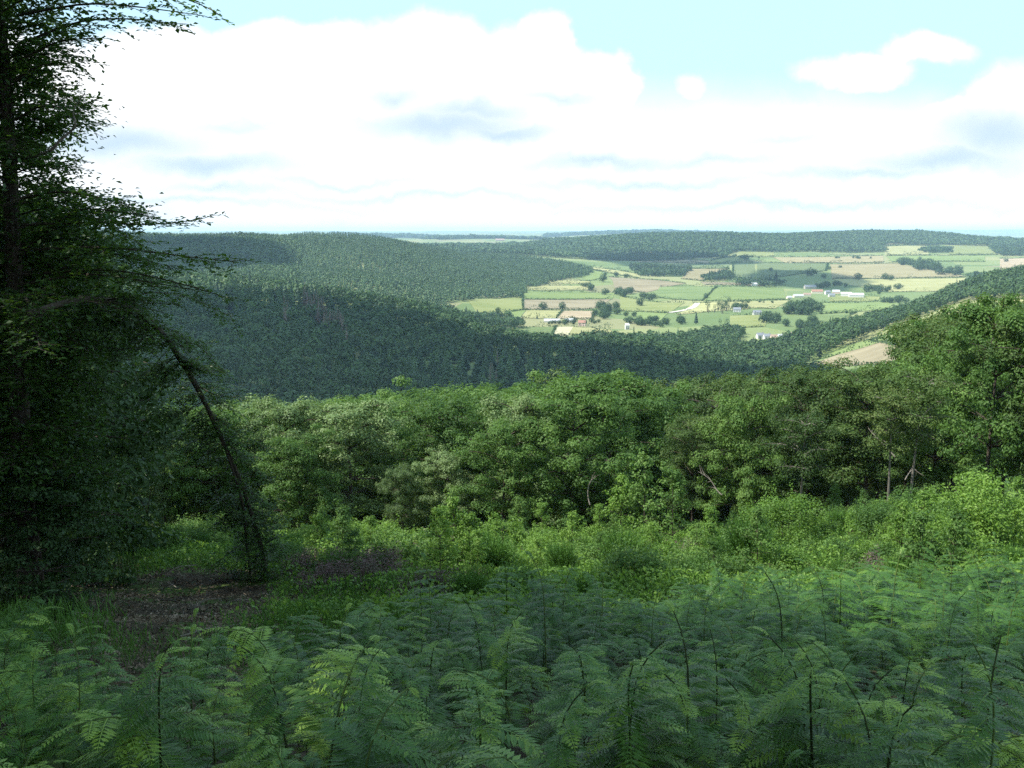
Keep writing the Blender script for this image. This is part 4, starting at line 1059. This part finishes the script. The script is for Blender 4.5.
# ================================================================== ground cover
def cover(n, ya, yb, pa, pb, L, W, up, mat, name, label, tint, dirt_ok=False, hgt_=.3):
    y = ya * (yb / ya) ** rng.random(n); px = rng.uniform(pa, pb, n); x = (px - 512) / F * CP * y
    dd = dirt(x, y); k = rng.random(n) > dd * (0 if dirt_ok else 1.08)
    x, y = x[k], y[k]; n = len(x)
    pt = vnoise(x / 1.7, y / 1.7, 31)
    z = hgt(x, y) + rng.random(n) * hgt_ * (.4 + pt)
    A_, B_, N_ = frames(n, np.array([[0, 0, up]]) + np.zeros((n, 3)), .6)
    if up == 0:   # upright blades
        A_ = rng.normal(0, .35, (n, 3)); A_[:, 2] = 1; A_ /= np.linalg.norm(A_, axis=1, keepdims=True); B_ = np.cross(A_, rng.normal(0, 1, (n, 3))); B_ /= np.linalg.norm(B_, axis=1, keepdims=True); N_ = np.cross(A_, B_)
    sc = (y / 25) ** .5
    mb = MB(); leaves(mb, np.stack([x, y, z + (L * .4 if up == 0 else 0)], 1), A_, B_, N_, L * sc * rng.uniform(.6, 1.4, n), W * sc, tint + (pt - .5) * .5 + rng.normal(0, .12, n))
    o = mb.build(name, mat); return tag(o, label, 'ground cover', kind='stuff')
cover(90000, 12, 60, -60, 1090, .34, .022, 0, M['broom'], 'grass', 'rough grass blades growing through the clearing', .5)
cover(75000, 14, 60, 120, 1090, .11, .07, .7, M['shrub'], 'undergrowth', 'mixed low leafy undergrowth covering the clearing', .35, False, .55)
cover(30000, 9, 42, -60, 430, .085, .045, .9, noise_mat('dry brown litter', [(.35, (.045, .033, .022)), (.5, (.12, .09, .06)), (.68, (.27, .22, .17))], 2.2), 'litter', 'brown leaf litter on the bare patch', .5, True, .10)

# sticks on the bare patch
STK = [branch_mesh(500 + s, 1.6, .022, 6) for s in range(5)]
STD = [branch_mesh(520 + s, 1.6, .028, 6, 'branch', M['bark']) for s in range(3)]
for k in range(130):
    c_ = random.choice([(95, 577), (110, 582), (80, 580), (60, 635), (50, 645), (200, 585), (180, 610), (130, 640), (240, 640)])
    px = c_[0] + random.gauss(0, 26); py = c_[1] + random.gauss(0, 7)
    p = ground(px, py, 8, 60); o = bpy.data.objects.new('dead_branch', (STK if random.random() < .4 else STD)[k % 3]); o.location = p + np.array([0, 0, random.uniform(.02, .2)])
    o.rotation_euler = (random.uniform(-.2, .2), random.uniform(.05, .3), random.uniform(0, 6.28)); s_ = random.uniform(.25, .75); o.scale = (s_,) * 3; link(o)
    tag(o, 'dead stick lying on the bare brown patch left of the arched stem', 'dead branch', 'dead sticks on the bare brown patch')
# ================================================================== bracken
def pinna(mb, p0, d, up, L, n, lw, tint, droop):
    """one side branch of a bracken frond: a midrib with two ranks of leaflets"""
    s = np.linspace(.06, 1, n); d = d / np.linalg.norm(d); side = np.cross(up, d); side /= np.linalg.norm(side); nn = np.cross(d, side)
    P = p0 + d[None] * (s * L)[:, None] + np.array([0, 0, -1]) * (droop * L * s ** 2)[:, None]
    T = np.gradient(P, axis=0); T /= np.linalg.norm(T, axis=1, keepdims=True)
    ll = lw * L * (np.sin(np.pi * np.clip(s * .80 + .20, 0, 1)) * .85 + .1) * rng.uniform(.85, 1.1, n)
    for sg in (1, -1):
        A_ = side[None] * sg * .9 + T * .42 + np.array([0, 0, -.12]) + rng.normal(0, .05, (n, 3)); A_ /= np.linalg.norm(A_, axis=1, keepdims=True)
        N_ = np.cross(A_, T) * sg; N_ /= np.linalg.norm(N_, axis=1, keepdims=True); N_ = N_ * np.sign(N_[:, 2:3] + 1e-6)
        B_ = np.cross(N_, A_)
        leaves(mb, P + A_ * ll[:, None] * .5, A_, B_, N_, ll, np.minimum(ll * .44, L / n * .98), tint + .30 * s ** 3 + rng.normal(0, .07, n), .1)
    w_ = np.linspace(.0035, .001, n)[:, None]
    V = np.concatenate([P - side * w_ + nn * .002, P + side * w_ + nn * .002]); mb.add(V, [(i, i + 1, n + i + 1, n + i) for i in range(n - 1)], tint + .25)
M['dark_stalk'] = noise_mat('dark bracken stalk', [(.3, (.02, .03, .01)), (.7, (.045, .065, .02))], 6)
def bracken_variant(seed, H, npair, L0, arch, thick=1.0, u0=.42):
    global rng
    keep = rng; rng = np.random.default_rng(seed)
    a = rng.uniform(0, 6.28); h = np.array([math.cos(a), math.sin(a), 0])
    pts = [(0, 0, -.1), h * .015 * H + (0, 0, .35 * H), h * .03 * H + (0, 0, .74 * H), h * (.05 + .10 * arch) * H + (0, 0, .95 * H), h * (.10 + .26 * arch) * H + (0, 0, (1.03 - .05 * arch) * H)]
    P = smooth_path(pts, 16); sb = MB(); tube(sb, P, np.linspace(.0095, .003, 16) * thick, 6)
    fr = []
    for i in range(npair):
        u = u0 + (.98 - u0) * i / npair; q = P[0] + 0; k = u * 15; k0 = int(k); q = P[k0] * (1 - k + k0) + P[min(k0 + 1, 15)] * (k - k0)
        T = P[min(k0 + 1, 15)] - P[max(k0 - 1, 0)]; T /= np.linalg.norm(T)
        L = L0 * (1 - .80 * (i / npair) ** 1.25) * rng.uniform(.9, 1.1)
        sd = np.cross(T, h + np.array([0, 0, .3])); sd = np.array([-h[1], h[0], 0]) if np.linalg.norm(sd) < .1 else sd / np.linalg.norm(sd)
        rot = rng.normal(0, .30); mb = MB()
        for sg in (1, -1):
            d = sd * sg * math.cos(rot) + h * (.35 + math.sin(rot) * sg) + T * .22; d[2] += .06
            upv = np.cross(d, np.cross(np.array([0, 0, 1.]), d)); upv = np.array([0, 0, 1.0]) - d * d[2] / (d @ d)
            pinna(mb, q, d, upv, L, max(11, int(21 * L / L0)), .34, .32 + rng.normal(0, .06) + .34 * (i / npair) ** 1.5, rng.uniform(.2, .75))
        fr.append(mb)
    tip = MB(); T = P[-1] - P[-2]; T /= np.linalg.norm(T); pinna(tip, P[-1] - T * .02, T + (0, 0, .1), np.array([0, 0, 1.0]) - T * T[2] * .9 + 1e-3, L0 * .46, 13, .15, .5, .6)
    fr.append(tip)
    alls = MB()
    for m_ in fr: 
        off = alls.n; alls.v += m_.v; alls.q += [q + off for q in m_.q]; alls.t += [q + off for q in m_.t]; alls.qt += m_.qt; alls.tt += m_.tt; alls.n += m_.n
    rng = keep
    return sb.mesh('stem', M['bracken_stem'] if thick == 1.0 else M['dark_stalk']), [m_.mesh('frond', M['bracken']) for m_ in fr], alls.mesh('foliage', M['bracken']), alls, sb
BV = [bracken_variant(700, 1.0, 8, .50, 1.2), bracken_variant(701, 1.15, 8, .44, .6), bracken_variant(702, .9, 8, .54, 1.5), bracken_variant(703, 1.3, 8, .46, .15), bracken_variant(704, .8, 7, .50, 1.6),
      bracken_variant(705, 1.05, 8, .52, 1.0), bracken_variant(706, .95, 7, .42, .8), bracken_variant(707, 1.45, 8, .44, .25, 1.3, .58)]
def edge_y(px):   # how far the bracken reaches
    return float(np.interp(px, [-100, 0, 120, 260, 380, 520, 700, 860, 1024, 1150], [11.5, 11, 10, 9.5, 11, 13, 14.5, 17, 19.5, 20]))
pts = []
tries = 0
while len(pts) < 1250 and tries < 60000:
    tries += 1
    y = 2.7 + 21.5 * random.random() ** .85; x = random.uniform(-.60, .60) * y + random.uniform(-.5, .5)
    px = 512 + x / y * F / CP
    if y > edge_y(px) + random.uniform(-1.5, 1): continue
    thin = .24 + .76 * min(1, max(0, (px - 200) / 250)) if y > 8.2 else 1
    if float(vnoise(x / 1.6, y / 1.6, 51)) > .30 + .52 * thin: continue
    md = .29 + .010 * y
    if any((x - a) ** 2 + (y - b) ** 2 < md * md for a, b in pts): continue
    pts.append((x, y))
pts.sort(key=lambda p: p[1])
KEY = [ # px of the stalk, depth, scale, variant, label
 (838, 4.6, .98, 7, 'tallest pair of dark bracken stalks right of the centre, left stalk'), (851, 4.65, 1.02, 7, 'tallest pair of dark bracken stalks right of the centre, right stalk'),
 (908, 4.2, .86, 7, 'leaning dark bracken stalk near the right, left of two'), (926, 4.1, .9, 7, 'stout bent bracken stalk near the right, right of two'),
 (562, 4.5, .8, 7, 'bracken stalk with an unrolling tip in the middle foreground'), (712, 5.0, .85, 7, 'slim bracken stalk left of the tall dark pair'),
 (284, 5.6, .85, 7, 'upright bracken stalk in the left foreground'), (1018, 5.4, .95, 7, 'bracken stalk cut by the right edge')]
def put_bracken(x, y, sc, v, label, group, detail):
    st, frs, al, _, _ = BV[v]
    o = empty('bracken_fern', (x, y, float(hgt(x, y))), random.uniform(0, 6.28), sc); tag(o, label, 'fern', group)
    o.rotation_euler = (random.gauss(0, .06), random.gauss(0, .06), o.rotation_euler[2])
    link(bpy.data.objects.new('stem', st), o)
    if detail:
        for f_ in frs: link(bpy.data.objects.new('frond', f_), o)
    else: link(bpy.data.objects.new('foliage', al), o)
for px, y, sc, v, lab in KEY: put_bracken(tpx(px) * y, y, sc, v, lab, None, True)
for k in range(13):
    px = random.choice([random.uniform(640, 1020), random.uniform(640, 1020), random.uniform(80, 620)]); y = random.uniform(4.3, 9)
    put_bracken(tpx(px) * y, y, random.uniform(.72, .98), 7, 'tall dark stalked bracken rising above the surrounding ferns', 'tall dark stalked bracken', True)
NI = 265
for k, (x, y) in enumerate(pts[:NI]):
    lab = 'green bracken fern in the nearest ranks at the foot of the photo' if k < 110 else 'green bracken fern in the middle of the bracken bank'
    put_bracken(x, y, random.choice([random.uniform(.45, .7), random.uniform(.65, .9), random.uniform(.85, 1.1)]), k % 7, lab, 'nearest bracken ferns' if k < 110 else 'bracken ferns of the middle bank', k < 60)
big = MB(); bst = MB()
for k, (x, y) in enumerate(pts[NI:]):
    _, _, _, al, sb = BV[k % 7]; a = random.uniform(0, 6.28); sc = random.uniform(.7, 1.15); c, s = math.cos(a) * sc, math.sin(a) * sc
    Rm = np.array([[c, -s, 0], [s, c, 0], [0, 0, sc]]); p = np.array([x, y, float(hgt(x, y))]); dt = random.gauss(0, .12)
    for src, dst in ((al, big), (sb, bst)):
        off = dst.n; dst.v += [v @ Rm.T + p for v in src.v]; dst.q += [q + off for q in src.q]; dst.t += [q + off for q in src.t]; dst.qt += [q + dt for q in src.qt]; dst.tt += [q + dt for q in src.tt]; dst.n += src.n
nq = sum(len(q) for q in big.q)
o = big.build('bracken_bank', M['bracken']); tag(o, 'farther bracken thinning out towards the clearing', 'bracken', kind='stuff')
bs = bst.build('stalks', M['bracken_stem'], o); tag(bs, kind='stuff')
print('bracken', len(pts))

# ================================================================== dark trees on the left
def limb_sprays(lb, tb, path, r0, ntw, tl, leafL, tint=.4, dens=1.0, flat=.18):
    """side twigs in a flat layer along a limb, each carrying alternate leaves"""
    P = smooth_path(path, 12); tube(tb, P, np.linspace(r0, r0 * .2, 12), 5)
    for i in range(ntw):
        u = .18 + .82 * (i + rng.random()) / ntw; k = min(u * 11, 10.999); k0 = int(k); q = P[k0] * (1 - k + k0) + P[k0 + 1] * (k - k0)
        T = P[k0 + 1] - P[k0]; T /= np.linalg.norm(T) + 1e-9
        sd = np.cross(T, [0, 0, 1.0]); sd /= np.linalg.norm(sd) + 1e-6
        sg = 1 if i % 2 else -1
        d = sd * sg * rng.uniform(.5, 1.0) + T * rng.uniform(.35, .9) + np.array([0, 0, rng.normal(-.03, flat)]); d /= np.linalg.norm(d)
        L = tl * rng.uniform(.5, 1.15) * (1.1 - .45 * u)
        e = q + d * L + np.array([0, 0, -.10 * L]); tw = smooth_path([q, q + d * L * .5 + (0, 0, .02), e], 5)
        tube(tb, tw, np.linspace(.006, .002, 5), 3, cap=False)
        n = max(4, int(L / leafL * 2.3 * dens)); s = np.linspace(.12, 1, n); C = q + (e - q)[None] * s[:, None] + (0, 0, .01)
        ls = np.cross(d, [0, 0, 1.0]); ls /= np.linalg.norm(ls) + 1e-6
        alt = np.where(np.arange(n) % 2, 1, -1)[:, None]
        A_ = ls[None] * alt * .8 + d[None] * .55 + rng.normal(0, .22, (n, 3)); A_ /= np.linalg.norm(A_, axis=1, keepdims=True)
        N_ = np.array([[0, 0, 1.0]]) + rng.normal(0, .28, (n, 3)); N_ -= A_ * (N_ * A_).sum(1, keepdims=True); N_ /= np.linalg.norm(N_, axis=1, keepdims=True)
        ll = leafL * rng.uniform(.75, 1.2, n)
        leaves(lb, C + A_ * ll[:, None] * .55 + rng.normal(0, .015, (n, 3)), A_, np.cross(N_, A_), N_, ll, ll * .62, tint + rng.normal(0, .13, n))
def wpt(px, py, y): return at(px, py, y)
# T1: the tall beech whose sprays hang into the sky
yb = 19.0; xb = tpx(8) * yb; zb = float(hgt(xb, yb))
lb = MB(); tb = MB()
tp = smooth_path([(xb - .1, yb, zb - .5), (xb, yb, zb + 5), (xb + .15, yb + .1, zb + 11), (xb - .2, yb, zb + 15)], 14); tube(tb, tp, np.linspace(.23, .06, 14), 9)
def reach(h):   # how far limbs may reach to the right at a height above the foot
    return float(np.interp(h, [0, 4.6, 5.9, 6.6, 7.3, 8.0, 8.6, 9.2, 10.6, 11.2, 12, 13, 14.5, 21], [1.9, 1.7, 2.0, 4.2, 3.7, 1.9, 1.35, 1.0, 1.0, 1.5, 3.2, 3.6, 3.4, 1.0]))
nl = 125
for i in range(nl):
    h = 1.8 + 12.2 * (i + rng.random()) / nl; q = np.array([np.interp(zb + h, tp[:, 2], tp[:, c]) for c in range(3)])
    a = (i * 2.399 + rng.normal(0, .3)) % 6.283; d = np.array([math.cos(a), math.sin(a), 0])
    L = reach(h) if d[0] > .3 else 2.7
    if d[0] > .3: L = min(L / max(d[0], .45), L * 1.35)
    L *= rng.uniform(.6, 1.05); ri = rng.uniform(-.15, .75) if h > 8 else rng.uniform(-.2, .2)
    limb_sprays(lb, tb, [q, q + d * L * .5 + (0, 0, (.16 + .5 * ri) * L), q + d * L * (1 - .25 * abs(ri)) + (0, 0, (.02 + ri) * L)], .012 + .005 * L, int(9 + 12 * L), .85 if L > 1.5 else .5, .108, .40, 1.2, .3)
    for f_ in (.25, .5, .72):    # bunched foliage along the limb
        m = 64; e = rng.normal(0, 1, (m, 3)) * np.array([.42, .42, .22]) * min(1, .45 + .3 * L); c = q + d * L * f_ * (1 - .12 * abs(ri)) + np.array([0, 0, (.06 + .9 * ri * f_) * L])
        A_, B_, N_ = frames(m, np.array([[0, 0, 1.0]]) + e * .5, .4); leaves(lb, c + e, A_, B_, N_, .115 * rng.uniform(.7, 1.2, m), .072, .40 + rng.normal(0, .12, m))
# hand placed sprays seen against the sky
for path, n_, tl in [([(20, 15, 18.5), (90, 2, 17.5), (150, 8, 17), (205, 16, 16.5)], 13, .5), ([(30, 40, 18.5), (80, 20, 18), (130, 18, 17.5), (178, 24, 17)], 26, .55), ([(20, 60, 18.5), (60, 40, 18), (100, 38, 17.6)], 18, .55), ([(10, -20, 18), (110, -14, 17.5), (190, -3, 17), (222, 16, 16.6)], 16, .45),
                     ([(20, 225, 18.5), (100, 222, 17.5), (160, 226, 17), (205, 218, 16.6)], 26, .55), ([(20, 250, 18.5), (110, 246, 17.2), (180, 256, 16.6), (238, 262, 16)], 34, .6), ([(20, 275, 18.5), (110, 268, 17.5), (170, 280, 17), (235, 300, 16.5)], 28, .5), ([(15, 200, 18.5), (60, 190, 18), (110, 200, 17.5), (130, 205, 17.3)], 22, .5),
                     ([(15, 120, 18.5), (40, 105, 18), (68, 108, 17.8)], 14, .45), ([(15, 80, 18.5), (40, 65, 18), (66, 62, 17.8)], 14, .45), ([(15, 160, 18.5), (45, 165, 18), (78, 160, 17.8)], 16, .45), ([(20, 285, 18.5), (90, 272, 17.5), (150, 282, 17), (195, 290, 16.8)], 22, .45)]:
    limb_sprays(lb, tb, [wpt(*p) for p in path], .026, int(n_ * 1.3), tl, .108, .48, 1.25, .2)
o = empty('beech_tree', (xb, yb, zb)); tag(o, 'tall dark beech at the left edge with sprays hanging against the sky', 'tree')
def under(mb, name, mat, par):
    ob = mb.build(name, mat, par); ob.matrix_parent_inverse = par.matrix_world.inverted() if False else ob.matrix_parent_inverse
    ob.location = (-par.location[0], -par.location[1], -par.location[2]); return ob
under(tb, 'trunk', M['bark'], o); under(lb, 'foliage', M['leaf_beech'], o)
db = MB()
tube(db, smooth_path([wpt(8, 160, 18.9), wpt(30, 157, 18.4), wpt(50, 152, 18.1), wpt(60, 140, 18), wpt(72, 131, 18), wpt(77, 122, 17.9), wpt(71, 112, 17.9), wpt(77, 104, 17.9), wpt(85, 93, 17.9)], 40), np.linspace(.05, .009, 40), 5)
tube(db, smooth_path([wpt(75, 126, 18), wpt(80, 124, 17.9)], 3), [.014, .01, .004], 4)
tube(db, smooth_path([wpt(5, 205, 18.6), wpt(20, 199, 18.3), wpt(38, 190, 18.1)], 6), np.linspace(.035, .008, 6), 4)
tag(under(db, 'bare_branch', M['dead'], o), 'bare twisted dead branch against the cloud')
# the arched stem
ARC = [(268, 590, 27), (262, 548, 26.7), (250, 508, 26.4), (238, 474, 26), (222, 440, 25.6), (208, 408, 25.2), (192, 378, 24.8), (172, 345, 23.6), (150, 320, 22), (120, 302, 19.5), (90, 298, 17.6), (60, 302, 16.6), (30, 314, 16.2)]
A3 = [wpt(*p) for p in ARC]; A3[0][2] = float(hgt(A3[0][0], A3[0][1])) - .2
lb = MB(); tb = MB(); P = smooth_path(A3, 40); tube(tb, P, np.interp(np.linspace(0, 1, 40), [0, .03, .25, .6, 1], [.12, .065, .05, .075, .05]) * (1 + rng.normal(0, .06, 40)), 8)
P2 = smooth_path([wpt(202, 398, 25.2), wpt(228, 455, 25.7), wpt(243, 502, 26.1), wpt(246, 540, 26.4), wpt(252, 588, 26.8)], 24); tube(tb, P2, np.linspace(.028, .032, 24), 6)
for k in range(70):   # leafy twigs all along the arch
    i = int(40 * rng.random() ** .8); i = min(max(i, 3), 39); q = P[i]; a = rng.uniform(0, 6.28); L = rng.uniform(.4, 1.35) * (.55 if i < 14 else 1); d = np.array([math.cos(a), math.sin(a) * .7, rng.uniform(-.75, .15)])
    limb_sprays(lb, tb, [q, q + d * L * .5 + (0, 0, .05), q + d * L], .012, int(5 + 7 * L), .5, .085, .45, 1.1, .3)
for k in range(80):   # ragged curtain of leaves along the lower stems
    q = P[rng.integers(5, 30)] if k % 3 else P2[rng.integers(0, 20)]; a = rng.uniform(0, 6.28); L = rng.uniform(.5, 1.5) * rng.random() ** .5; d = np.array([math.cos(a), math.sin(a) * .6, rng.uniform(-.9, .1)])
    limb_sprays(lb, tb, [q, q + d * L * .5, q + d * L], .008, int(6 + 8 * L), .42, .11, .48, 1.1, .4)
for k in range(44):   # young growth round its foot
    q = P[rng.integers(0, 7)] if k % 2 else P2[rng.integers(14, 23)]; a = rng.uniform(0, 6.28); L = rng.uniform(.4, 1.0); d = np.array([math.cos(a), math.sin(a), rng.uniform(-.1, .6)])
    limb_sprays(lb, tb, [q, q + d * L * .5, q + d * L], .01, int(5 + 6 * L), .45, .08, .35, 1.1, .4)
for path in ([(120, 302, 19.5), (150, 290, 19.5), (200, 300, 20), (232, 318, 20)], [(165, 336, 23), (200, 345, 23), (225, 375, 23)], [(195, 385, 24.9), (215, 395, 24.8), (240, 398, 24.6)], [(205, 400, 25.1), (180, 415, 25), (160, 412, 24.8)], [(180, 356, 24), (150, 370, 24), (125, 385, 23.8)]):
    limb_sprays(lb, tb, [wpt(*p) for p in path], .015, 18, .7, .085, .5, 1.2, .25)
o = empty('arched_tree', A3[0]); tag(o, 'slender leafy tree bent over in an arch towards the dark beech', 'tree')
under(tb, 'trunk', M['bark'], o); under(lb, 'foliage', M['leaf_beech'], o)
tm, cm = crown_tree(140, 13.5, 2.8, M['leaf_beech'], M['bark'], 34000, .125, .12, 64, .0, 'round', .011, .85, .7)
x_ = tpx(-48) * 21.5; o = empty('beech_tree', (x_, 21.5, float(hgt(x_, 21.5))), 1.1); tag(o, 'second beech with dense clumped foliage, half cut by the left edge', 'tree')
link(bpy.data.objects.new('trunk', tm), o); link(bpy.data.objects.new('crown', cm), o)
# dense dark small trees below and behind the beech
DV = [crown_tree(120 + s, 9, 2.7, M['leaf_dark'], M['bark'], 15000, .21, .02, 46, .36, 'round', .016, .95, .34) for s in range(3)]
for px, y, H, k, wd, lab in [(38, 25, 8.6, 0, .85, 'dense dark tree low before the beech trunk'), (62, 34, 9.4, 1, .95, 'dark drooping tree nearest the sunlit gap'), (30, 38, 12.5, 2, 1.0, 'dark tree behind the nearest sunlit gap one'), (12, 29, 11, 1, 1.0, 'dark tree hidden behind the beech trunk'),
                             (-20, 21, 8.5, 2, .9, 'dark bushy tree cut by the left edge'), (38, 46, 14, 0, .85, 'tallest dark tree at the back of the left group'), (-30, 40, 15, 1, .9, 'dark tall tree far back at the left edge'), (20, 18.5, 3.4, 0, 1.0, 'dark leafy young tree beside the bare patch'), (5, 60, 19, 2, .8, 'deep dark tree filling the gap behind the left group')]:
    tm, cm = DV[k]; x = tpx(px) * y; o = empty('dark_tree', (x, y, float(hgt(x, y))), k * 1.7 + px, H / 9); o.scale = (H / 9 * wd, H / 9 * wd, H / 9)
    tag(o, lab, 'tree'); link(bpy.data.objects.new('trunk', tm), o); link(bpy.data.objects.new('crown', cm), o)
# slim trunks visible in the dark group and in the sunlit gap
